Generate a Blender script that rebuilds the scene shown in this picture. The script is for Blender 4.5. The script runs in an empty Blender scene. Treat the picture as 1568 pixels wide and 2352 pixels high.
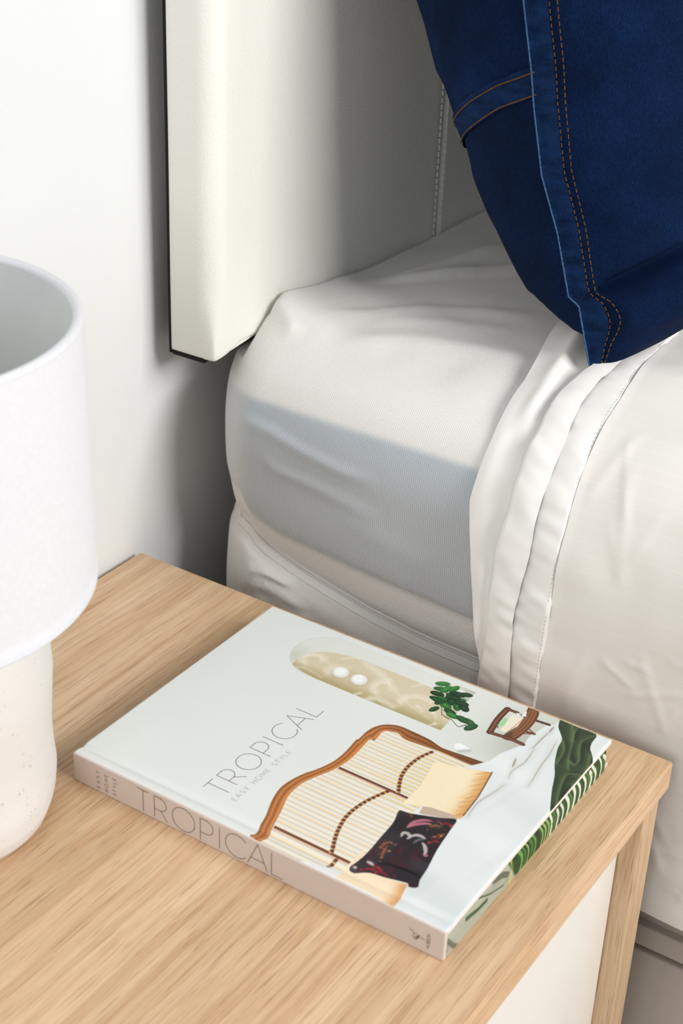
import bpy, bmesh, math, random
import numpy as np
from mathutils import Vector, Matrix

# ------------------------------------------------------------------ camera, world, light
scene = bpy.context.scene
col = scene.collection
H = 0.55                                  # height of the bedside table top above the floor

cam_data = bpy.data.cameras.new('camera')
cam = bpy.data.objects.new('camera', cam_data)
col.objects.link(cam)
cam_data.sensor_fit = 'VERTICAL'
cam_data.sensor_height = 36.0
cam_data.sensor_width = 24.0
cam_data.lens = 54.8
CR = ((0.55265037, -0.83270072, 0.03445409),      # right
      (-0.38547492, -0.29204953, -0.87528062),    # down
      (0.7389091, 0.47044297, -0.48238652))       # forward
m = Matrix.Identity(4)
for r in range(3):
    m[r][0] = CR[0][r]; m[r][1] = -CR[1][r]; m[r][2] = -CR[2][r]
m[0][3], m[1][3], m[2][3] = -0.75547, -0.65500, 0.58517 + H
cam.matrix_world = m
cam_data.clip_start = 0.02
cam_data.dof.use_dof = True
cam_data.dof.focus_distance = 1.0
cam_data.dof.aperture_fstop = 11.0
scene.camera = cam

world = bpy.data.worlds.new('room_daylight'); scene.world = world
world.use_nodes = True
bg = world.node_tree.nodes['Background']
bg.inputs['Color'].default_value = (0.93, 0.965, 1.0, 1)
bg.inputs['Strength'].default_value = 0.28

def area(name, loc, target, sx, sy, power, colour):
    d = bpy.data.lights.new(name, 'AREA'); d.shape = 'RECTANGLE'; d.size = sx; d.size_y = sy
    d.energy = power; d.color = colour
    o = bpy.data.objects.new(name, d); col.objects.link(o)
    o.location = loc
    o.rotation_euler = (Vector(target) - Vector(loc)).to_track_quat('-Z', 'Y').to_euler()
    return o
area('window_daylight', (-0.05, -2.8, 2.15), (0.1, -0.1, 0.65), 1.5, 1.2, 78, (1.0, 0.99, 0.972))
area('fill_light_side', (-2.8, -0.75, 1.75), (0.0, -0.1, 0.6), 1.3, 1.2, 19, (0.97, 0.985, 1.0))  # added fill light, brightens the left-facing sides; not an actual window

vs = scene.view_settings
scene.display_settings.display_device = 'sRGB'
vs.view_transform = 'Standard'; vs.look = 'None'; vs.gamma = 1.0; vs.use_curve_mapping = False
vs.exposure = 0.13

# ------------------------------------------------------------------ helpers
def lin(c):
    c = np.asarray(c, float) / 255.0
    return np.where(c <= 0.04045, c / 12.92, ((c + 0.055) / 1.055) ** 2.4)
def L4(r, g, b): return tuple(float(x) for x in lin((r, g, b))) + (1.0,)

def tag(o, label=None, cat=None, group=None, kind=None):
    if label: o['label'] = label
    if cat: o['category'] = cat
    if group: o['group'] = group
    if kind: o['kind'] = kind
    return o
def empty(name, loc=(0, 0, 0)):
    o = bpy.data.objects.new(name, None); col.objects.link(o); o.location = loc
    o.empty_display_size = 0.05
    return o
def put(name, me, mat, parent=None, smooth=False):
    o = bpy.data.objects.new(name, me); col.objects.link(o)
    if mat is not None: me.materials.append(mat)
    if smooth: me.polygons.foreach_set('use_smooth', [True] * len(me.polygons))
    if parent is not None:
        o.parent = parent
        o.matrix_parent_inverse = Matrix.Translation(-parent.location)
    return o
def mesh(name, verts, faces):
    me = bpy.data.meshes.new(name)
    me.from_pydata([tuple(map(float, v)) for v in verts], [], [tuple(map(int, f)) for f in faces])
    me.update(); return me
def bm_mesh(name, bm):
    me = bpy.data.meshes.new(name); bm.normal_update(); bm.to_mesh(me); bm.free(); return me
def grid_mesh(name, V, closed_u=False, flip=False):
    """V: (n, m, 3) array -> quad mesh"""
    n, m_, _ = V.shape
    me = bpy.data.meshes.new(name)
    i = np.arange(n - 1)[:, None]; j = np.arange(m_ if closed_u else m_ - 1)[None, :]
    j2 = (j + 1) % m_
    a = i * m_ + j; b = i * m_ + j2; c = (i + 1) * m_ + j2; d = (i + 1) * m_ + j
    q = np.stack([a, b, c, d], -1).reshape(-1, 4)
    if flip: q = q[:, ::-1]
    me.vertices.add(n * m_); me.vertices.foreach_set('co', V.reshape(-1).astype(np.float32))
    nf = len(q)
    me.loops.add(nf * 4); me.loops.foreach_set('vertex_index', q.reshape(-1).astype(np.int32))
    me.polygons.add(nf)
    me.polygons.foreach_set('loop_start', np.arange(0, nf * 4, 4, dtype=np.int32))
    me.polygons.foreach_set('use_smooth', np.ones(nf, dtype=bool))
    me.update(calc_edges=True); me.validate()
    return me
def set_attr(me, name, rgb):
    a = me.color_attributes.new(name, 'FLOAT_COLOR', 'POINT')
    n = len(me.vertices)
    buf = np.ones((n, 4), np.float32); buf[:, :3] = rgb.reshape(-1, 3)
    a.data.foreach_set('color', buf.reshape(-1))
def box(name, x0, x1, y0, y1, z0, z1, mat, parent=None, bevel=0.0, seg=2, smooth=False):
    bm = bmesh.new()
    bmesh.ops.create_cube(bm, size=1.0)
    for v in bm.verts:
        v.co = Vector(((x0 + x1) / 2 + v.co.x * (x1 - x0), (y0 + y1) / 2 + v.co.y * (y1 - y0), (z0 + z1) / 2 + v.co.z * (z1 - z0)))
    if bevel:
        bmesh.ops.bevel(bm, geom=list(bm.edges), offset=bevel, segments=seg, profile=0.5, affect='EDGES')
    return put(name, bm_mesh(name, bm), mat, parent, smooth)
def tube(name, pts, rad, mat, parent=None, n=8):
    P = [Vector(p) for p in pts]; rings = []
    for i, p in enumerate(P):
        t = (P[min(i + 1, len(P) - 1)] - P[max(i - 1, 0)]).normalized()
        s = t.orthogonal().normalized() if i == 0 else (rings[-1][1] - t * rings[-1][1].dot(t)).normalized()
        u = t.cross(s)
        rings.append(([p + (s * math.cos(2 * math.pi * k / n) + u * math.sin(2 * math.pi * k / n)) * rad for k in range(n)], s))
    verts = [v for r in rings for v in r[0]]
    faces = [(i * n + k, i * n + (k + 1) % n, (i + 1) * n + (k + 1) % n, (i + 1) * n + k) for i in range(len(P) - 1) for k in range(n)]
    faces += [tuple(range(n))[::-1], tuple((len(P) - 1) * n + k for k in range(n))]
    return put(name, mesh(name, verts, faces), mat, parent, True)

# smooth value noise in numpy
_rng = np.random.RandomState(7)
_lat = _rng.rand(64, 64) * 2 - 1
def noise(x, y, seed=0):
    x = np.asarray(x, float) + seed * 17.31; y = np.asarray(y, float) + seed * 9.77
    xi = np.floor(x).astype(int); yi = np.floor(y).astype(int)
    fx = x - xi; fy = y - yi
    fx = fx * fx * fx * (fx * (fx * 6 - 15) + 10); fy = fy * fy * fy * (fy * (fy * 6 - 15) + 10)
    g = lambda a, b: _lat[a % 64, b % 64]
    return (g(xi, yi) * (1 - fx) + g(xi + 1, yi) * fx) * (1 - fy) + (g(xi, yi + 1) * (1 - fx) + g(xi + 1, yi + 1) * fx) * fy
def sstep(a, b, x):
    t = np.clip((np.asarray(x, float) - a) / (b - a), 0, 1); return t * t * (3 - 2 * t)
def polydist(x, y, pts):
    """distance to a polyline and normalised position along it, and signed side"""
    best = np.full(np.shape(x), 1e9); tt = np.zeros(np.shape(x)); side = np.zeros(np.shape(x))
    seg = np.hypot(np.diff([p[0] for p in pts]), np.diff([p[1] for p in pts])); tot = seg.sum(); acc = 0
    for (p, q, l) in zip(pts[:-1], pts[1:], seg):
        ex, ey = q[0] - p[0], q[1] - p[1]
        t = np.clip(((x - p[0]) * ex + (y - p[1]) * ey) / max(l * l, 1e-12), 0, 1)
        dx, dy = x - p[0] - t * ex, y - p[1] - t * ey
        d = np.hypot(dx, dy); w = d < best
        best = np.where(w, d, best); tt = np.where(w, (acc + t * l) / tot, tt)
        side = np.where(w, np.sign(ex * dy - ey * dx), side); acc += l
    return best, tt, side
def ridge(x, y, pts, width, asym=0.0):
    d, t, s = polydist(x, y, pts)
    w = np.where(s > 0, width * (1 + asym), width * (1 - asym))
    return np.exp(-(d / w) ** 2) * np.clip(np.minimum(t, 1 - t) * 5, 0, 1)

# ------------------------------------------------------------------ materials
def new_mat(name):
    mt = bpy.data.materials.new(name); mt.use_nodes = True
    nt = mt.node_tree; b = nt.nodes['Principled BSDF']
    return mt, nt, b
def N(nt, kind, **kw):
    n = nt.nodes.new(kind)
    for k, v in kw.items():
        if k in n.inputs: n.inputs[k].default_value = v
        else: setattr(n, k, v)
    return n
def coords(nt, scale=(1, 1, 1), rot=(0, 0, 0)):
    tc = N(nt, 'ShaderNodeTexCoord'); mp = N(nt, 'ShaderNodeMapping')
    mp.inputs['Scale'].default_value = scale; mp.inputs['Rotation'].default_value = rot
    nt.links.new(tc.outputs['Object'], mp.inputs['Vector']); return mp.outputs['Vector']
def noise_tex(nt, vec, scale, detail=3, rough=0.5):
    n = N(nt, 'ShaderNodeTexNoise'); n.inputs['Scale'].default_value = scale
    n.inputs['Detail'].default_value = detail; n.inputs['Roughness'].default_value = rough
    nt.links.new(vec, n.inputs['Vector']); return n.outputs['Fac']
def ramp(nt, fac, stops, interp='LINEAR'):
    r = N(nt, 'ShaderNodeValToRGB'); r.color_ramp.interpolation = interp
    e = r.color_ramp.elements
    while len(e) < len(stops): e.new(0.5)
    for el, (p, c) in zip(e, stops): el.position = p; el.color = c
    nt.links.new(fac, r.inputs['Fac']); return r.outputs['Color']
def bump(nt, b, fac, strength, dist, prev=None):
    n = N(nt, 'ShaderNodeBump'); n.inputs['Strength'].default_value = strength; n.inputs['Distance'].default_value = dist
    nt.links.new(fac, n.inputs['Height'])
    if prev is not None: nt.links.new(prev, n.inputs['Normal'])
    nt.links.new(n.outputs['Normal'], b.inputs['Normal']); return n.outputs['Normal']
def mix(nt, a, b_, fac, mode='MIX'):
    n = N(nt, 'ShaderNodeMix'); n.data_type = 'RGBA'; n.blend_type = mode
    for sock, v in ((n.inputs[0], fac), (n.inputs[6], a), (n.inputs[7], b_)):
        if hasattr(v, 'links'): nt.links.new(v, sock)
        else: sock.default_value = v
    return n.outputs[2]
def math_n(nt, op, a, b_=None):
    n = N(nt, 'ShaderNodeMath'); n.operation = op
    for sock, v in ((n.inputs[0], a), (n.inputs[1], b_)):
        if v is None: continue
        if hasattr(v, 'links'): nt.links.new(v, sock)
        else: sock.default_value = v
    return n.outputs[0]
def plain(name, rgb, rough=0.5, vary=0.04, scale=40, bstr=0.0, bdist=0.0005, bscale=300, spec=0.5, sheen=0.0):
    mt, nt, b = new_mat(name)
    v = coords(nt)
    f = noise_tex(nt, v, scale, 3)
    c = np.asarray(L4(*rgb)[:3])
    lo = tuple(c * (1 - vary)) + (1,); hi = tuple(np.minimum(c * (1 + vary), 1)) + (1,)
    nt.links.new(ramp(nt, f, [(0.3, lo), (0.7, hi)]), b.inputs['Base Color'])
    b.inputs['Roughness'].default_value = rough
    b.inputs['Specular IOR Level'].default_value = spec
    if sheen: b.inputs['Sheen Weight'].default_value = sheen
    if bstr: bump(nt, b, noise_tex(nt, v, bscale, 2), bstr, bdist)
    return mt
def wood(name, axis, strips=None, tint=(1, 1, 1), base=((207, 169, 131), (225, 196, 161))):
    """oak laminate, grain along axis 'x' or 'z'; strips: list of (y, tone) for the board-by-board tone"""
    mt, nt, b = new_mat(name)
    sc = {'x': (1.5, 95, 95), 'z': (95, 95, 1.5)}[axis]
    scf = {'x': (30, 1200, 1200), 'z': (1200, 1200, 30)}[axis]
    scm = {'x': (7, 330, 330), 'z': (330, 330, 7)}[axis]
    tc = N(nt, 'ShaderNodeTexCoord')
    warp = noise_tex(nt, tc.outputs['Object'], 7, 2)
    def mapped(s, w):
        mp = N(nt, 'ShaderNodeMapping'); mp.inputs['Scale'].default_value = s
        nt.links.new(tc.outputs['Object'], mp.inputs['Vector'])
        add = N(nt, 'ShaderNodeVectorMath'); add.operation = 'ADD'
        sm = N(nt, 'ShaderNodeVectorMath'); sm.operation = 'SCALE'; sm.inputs['Scale'].default_value = w
        nt.links.new(warp, sm.inputs[0]); nt.links.new(mp.outputs[0], add.inputs[0]); nt.links.new(sm.outputs[0], add.inputs[1])
        return add.outputs[0]
    broad = noise_tex(nt, mapped(sc, 1.6), 1.0, 5, 0.62)
    fine = noise_tex(nt, mapped(scf, 2.0), 1.0, 3, 0.6)
    lo = tuple(np.asarray(L4(*base[0])[:3]) * tint) + (1,); hi = tuple(np.asarray(L4(*base[1])[:3]) * tint) + (1,)
    c = ramp(nt, broad, [(0.30, lo), (0.68, hi)])
    pores = ramp(nt, fine, [(0.31, (0.52, 0.41, 0.32, 1)), (0.45, (1, 1, 1, 1))])
    c = mix(nt, c, pores, 0.75, 'MULTIPLY')
    streaks = ramp(nt, noise_tex(nt, mapped(scm, 2.0), 1.0, 3, 0.6), [(0.30, (0.80, 0.74, 0.68, 1)), (0.55, (1, 1, 1, 1)), (0.75, (1.04, 1.04, 1.03, 1))])
    c = mix(nt, c, streaks, 0.8, 'MULTIPLY')
    if strips:
        sep = N(nt, 'ShaderNodeSeparateXYZ'); nt.links.new(tc.outputs['Object'], sep.inputs[0])
        yy = math_n(nt, 'MULTIPLY', sep.outputs['Y'], -1.0 / 0.45)
        st = ramp(nt, yy, [(p / 0.45, t) for p, t in strips], 'CONSTANT')
        c = mix(nt, c, st, 1.0, 'MULTIPLY')
    nt.links.new(c, b.inputs['Base Color'])
    b.inputs['Roughness'].default_value = 0.46; b.inputs['Specular IOR Level'].default_value = 0.35
    bump(nt, b, fine, 0.12, 0.0003)
    return mt
def attr_mat(name, attr, rough=0.35, spec=0.5, bstr=0.0):
    mt, nt, b = new_mat(name)
    a = N(nt, 'ShaderNodeAttribute'); a.attribute_name = attr
    nt.links.new(a.outputs['Color'], b.inputs['Base Color'])
    b.inputs['Roughness'].default_value = rough; b.inputs['Specular IOR Level'].default_value = spec
    if bstr: bump(nt, b, noise_tex(nt, coords(nt), 900, 2), bstr, 0.0002)
    return mt, nt, b
def weave_bump(nt, b, period, strength, dist, ax=('Y', 'Z'), rot=45):
    """small lattice of dimples: sin * sin in the object's own coordinates"""
    tc = N(nt, 'ShaderNodeTexCoord'); sep = N(nt, 'ShaderNodeSeparateXYZ')
    nt.links.new(tc.outputs['Object'], sep.inputs[0])
    u, v = sep.outputs[ax[0]], sep.outputs[ax[1]]
    k = 2 * math.pi / period
    s = math_n(nt, 'SINE', math_n(nt, 'MULTIPLY', math_n(nt, 'ADD', u, v), k * 0.7071))
    t = math_n(nt, 'SINE', math_n(nt, 'MULTIPLY', math_n(nt, 'SUBTRACT', u, v), k * 0.7071))
    h = math_n(nt, 'MULTIPLY', s, t)
    bump(nt, b, h, strength, dist); return h

# ------------------------------------------------------------------ the room
M_wall = plain('wall_paint', (228, 229, 228), 0.75, 0.01, 6, 0.25, 0.0006, 260, spec=0.2)
M_floor = plain('floor_carpet', (196, 188, 178), 0.9, 0.06, 60, 0.5, 0.002, 500)
o = box('wall_back', -4.0, 4.2, 0.006, 0.13, 0.0, 2.6, M_wall); tag(o, kind='structure')
o = box('wall_right', 1.95, 2.08, -5.0, 0.006, 0.0, 2.6, M_wall); tag(o, kind='structure')
o = box('floor', -4.0, 4.2, -5.0, 0.13, -0.06, 0.0, M_floor); tag(o, kind='structure')

# ------------------------------------------------------------------ bedside table
strips = [(0.0, (1.03, 1.03, 1.04, 1)), (0.052, (1.05, 1.06, 1.08, 1)), (0.106, (0.86, 0.82, 0.77, 1)),
          (0.150, (0.93, 0.92, 0.90, 1)), (0.200, (1.06, 1.07, 1.08, 1)), (0.257, (0.97, 0.96, 0.95, 1)),
          (0.315, (1.02, 1.01, 0.99, 1)), (0.362, (0.94, 0.92, 0.90, 1))]
M_oak_top = wood('oak_laminate_top', 'x', strips)
M_oak_edge = wood('oak_laminate_edge', 'x', None, (0.98, 0.96, 0.95))
M_oak_leg = wood('oak_laminate_leg', 'z', None, (0.92, 0.91, 0.90))
M_drawer = plain('white_lacquer', (238, 234, 228), 0.22, 0.008, 20, spec=0.6)
TX0, TY1 = -0.48, -0.42
tb = empty('bedside_table', (TX0 / 2, TY1 / 2, 0.0))
tag(tb, 'oak laminate bedside table with white drawer front beside the bed', 'bedside table')
top = box('table_top', TX0, 0.0, TY1, 0.0, H - 0.020, H, M_oak_top, tb, 0.0008, 2)
box('edge_strip', TX0 + 0.0006, -0.0006, TY1 - 0.0008, TY1 + 0.0004, H - 0.0194, H - 0.0006, M_oak_edge, top, 0.0003, 1)
for (x0, x1) in ((TX0 + 0.003, TX0 + 0.0255), (-0.0255, -0.003)):
    for (y0, y1) in ((TY1 + 0.003, TY1 + 0.0265), (-0.0265, -0.003)):
        box('leg', x0, x1, y0, y1, 0.0, H - 0.020, M_oak_leg, tb, 0.0012, 2)
for x0, x1 in ((TX0 + 0.006, TX0 + 0.018), (-0.018, -0.006)):
    box('side_panel', x0, x1, TY1 + 0.0265, -0.0265, 0.12, H - 0.020, M_oak_leg, tb, 0.0005, 1)
box('back_panel', TX0 + 0.0255, -0.0255, -0.014, -0.006, 0.12, H - 0.020, M_drawer, tb, 0.0005, 1)
for k, (z0, z1) in enumerate(((H - 0.290, H - 0.021), (H - 0.358, H - 0.294))):
    d = box('drawer_front', TX0 + 0.0262, -0.0262, TY1 + 0.016, TY1 + 0.032, z0, z1, M_drawer, tb, 0.001, 2)
    box('drawer_box', TX0 + 0.04, -0.04, TY1 + 0.032, -0.03, z0 + 0.02, z1 - 0.02, M_drawer, d, 0.001, 1)
box('bottom_panel', TX0 + 0.0255, -0.0255, TY1 + 0.02, -0.02, H - 0.372, H - 0.360, M_oak_leg, tb, 0.0005, 1)

# ------------------------------------------------------------------ table lamp
LX, LY = -0.295, -0.0875
M_linen, nt, b = new_mat('white_linen')
v = coords(nt)
h1 = noise_tex(nt, coords(nt, (260, 260, 1500)), 1.0, 2); h2 = noise_tex(nt, coords(nt, (1500, 1500, 260)), 1.0, 2)
hh = math_n(nt, 'ADD', h1, h2)
b.inputs['Roughness'].default_value = 0.9; b.inputs['Specular IOR Level'].default_value = 0.1
nt.links.new(ramp(nt, noise_tex(nt, v, 420, 3), [(0.3, L4(217, 217, 221)), (0.7, L4(222, 222, 226))]), b.inputs['Base Color'])
bump(nt, b, hh, 0.10, 0.0002)
b.inputs['Subsurface Weight'].default_value = 0.0
M_lining = plain('shade_lining', (205, 210, 209), 0.7, 0.02, 60, spec=0.2)
M_ceramic, nt, b = new_mat('speckled_ceramic')
v = coords(nt)
vor = N(nt, 'ShaderNodeTexVoronoi'); vor.inputs['Scale'].default_value = 300; nt.links.new(v, vor.inputs['Vector'])
vor.inputs['Randomness'].default_value = 1.0
sp = math_n(nt, 'ADD', vor.outputs['Distance'], math_n(nt, 'MULTIPLY', noise_tex(nt, v, 75, 2), 0.75))
c1 = ramp(nt, sp, [(0.40, L4(182, 176, 168)), (0.52, L4(219, 218, 216))])
c2 = mix(nt, c1, L4(220, 214, 209), math_n(nt, 'MULTIPLY', noise_tex(nt, v, 18, 2), 0.6))
nt.links.new(c2, b.inputs['Base Color'])
b.inputs['Roughness'].default_value = 0.55; b.inputs['Specular IOR Level'].default_value = 0.35
bump(nt, b, noise_tex(nt, v, 55, 3), 0.12, 0.002)
M_metal = plain('white_metal', (225, 225, 222), 0.35, 0.02)
M_bulb = plain('frosted_bulb', (240, 240, 236), 0.3, 0.01)
lamp = empty('table_lamp', (LX, LY, H))
tag(lamp, 'white drum shade table lamp with speckled ceramic base', 'lamp')
# base: an oval, hand-formed body with a soft waist
zk = [0.0, 0.0015, 0.004, 0.009, 0.016, 0.026, 0.040, 0.056, 0.072, 0.090, 0.108, 0.124, 0.138, 0.150, 0.160, 0.166]
rk = [0.058, 0.0655, 0.0705, 0.0748, 0.0772, 0.0780, 0.0766, 0.0762, 0.0772, 0.0786, 0.0780, 0.0762, 0.0728, 0.0660, 0.050, 0.020]
zz_ = np.linspace(0, 1, 70); ii = np.linspace(0, len(zk) - 1, 90)
zs = np.interp(ii, np.arange(len(zk)), zk); rs = np.interp(ii, np.arange(len(rk)), rk)
th = np.linspace(0, 2 * np.pi, 96, endpoint=False)
E1 = np.array([0.553, -0.833]); E2 = np.array([-0.833, -0.553])
ct, st_ = np.cos(th), np.sin(th)
sq = (np.abs(ct) ** 2.35 + np.abs(st_) ** 2.35) ** (-1 / 2.35)
V = np.zeros((len(zs), len(th), 3))
for i, (z, r) in enumerate(zip(zs, rs)):
    a = r * 0.97; bb = r * 0.89
    wob = 1 + 0.008 * np.sin(3 * th + z * 30) + 0.006 * noise(th * 2, np.full_like(th, z * 25), 3) * 0
    px = a * sq * ct * wob; py = bb * sq * st_ * wob
    V[i, :, 0] = LX + E1[0] * px + E2[0] * py; V[i, :, 1] = LY + E1[1] * px + E2[1] * py; V[i, :, 2] = H + z
me = grid_mesh('lamp_base', V, True)
bm = bmesh.new(); bm.from_mesh(me); bm.verts.ensure_lookup_table()
bm.faces.new([bm.verts[k] for k in range(len(th))][::-1]); nn = len(bm.verts)
bm.faces.new([bm.verts[nn - len(th) + k] for k in range(len(th))]); bm.to_mesh(me); bm.free()
put('lamp_base', me, M_ceramic, lamp)
# shade: outer cloth, rolled rims, inner lining
def revolve(name, prof, mat, parent, n=128, smooth=True):
    t = np.linspace(0, 2 * np.pi, n, endpoint=False)
    V = np.array([[(LX + r * np.cos(a), LY + r * np.sin(a), H + z) for a in t] for r, z in prof])
    return put(name, grid_mesh(name, V, True), mat, parent)
ZR, ZB, R1, R2 = 0.300, 0.152, 0.1035, 0.1045
sh = revolve('lamp_shade', [(R2 - 0.0012, ZB), (R2, ZB + 0.001)] + [(R2 + (R1 - R2) * k / 14, ZB + 0.001 + (ZR - ZB - 0.003) * k / 14) for k in range(15)], M_linen, lamp)
revolve('rim', [(R1 - 0.0026 + 0.0028 * math.cos(a), ZR - 0.0022 + 0.0026 * math.sin(a)) for a in np.linspace(-1.3, math.pi + 1.2, 18)], M_linen, sh)
revolve('rim', [(R2 - 0.0022 + 0.0020 * math.cos(a), ZB + 0.0012 - 0.0018 * math.sin(a)) for a in np.linspace(-0.9, math.pi + 1.2, 16)], M_linen, sh)
revolve('lining', [(R1 - 0.0052, ZR - 0.002), (R2 - 0.0046, ZB + 0.002)], M_lining, sh)
for k in range(3):
    a = k * 2 * math.pi / 3 - 0.55
    tube('spider_arm', [(LX + 0.016 * math.cos(a), LY + 0.016 * math.sin(a), H + 0.185), (LX + (R1 - 0.005) * math.cos(a), LY + (R1 - 0.005) * math.sin(a), H + 0.272)], 0.0013, M_metal, lamp)
revolve('socket', [(0.0, 0.160), (0.010, 0.161), (0.016, 0.170), (0.016, 0.192), (0.013, 0.196), (0.0, 0.196)], M_metal, lamp, 32)
revolve('bulb', [(0.0, 0.194), (0.012, 0.196), (0.015, 0.208), (0.024, 0.226), (0.0275, 0.240), (0.024, 0.256), (0.012, 0.266), (0.0, 0.268)], M_bulb, lamp, 32)
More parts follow.
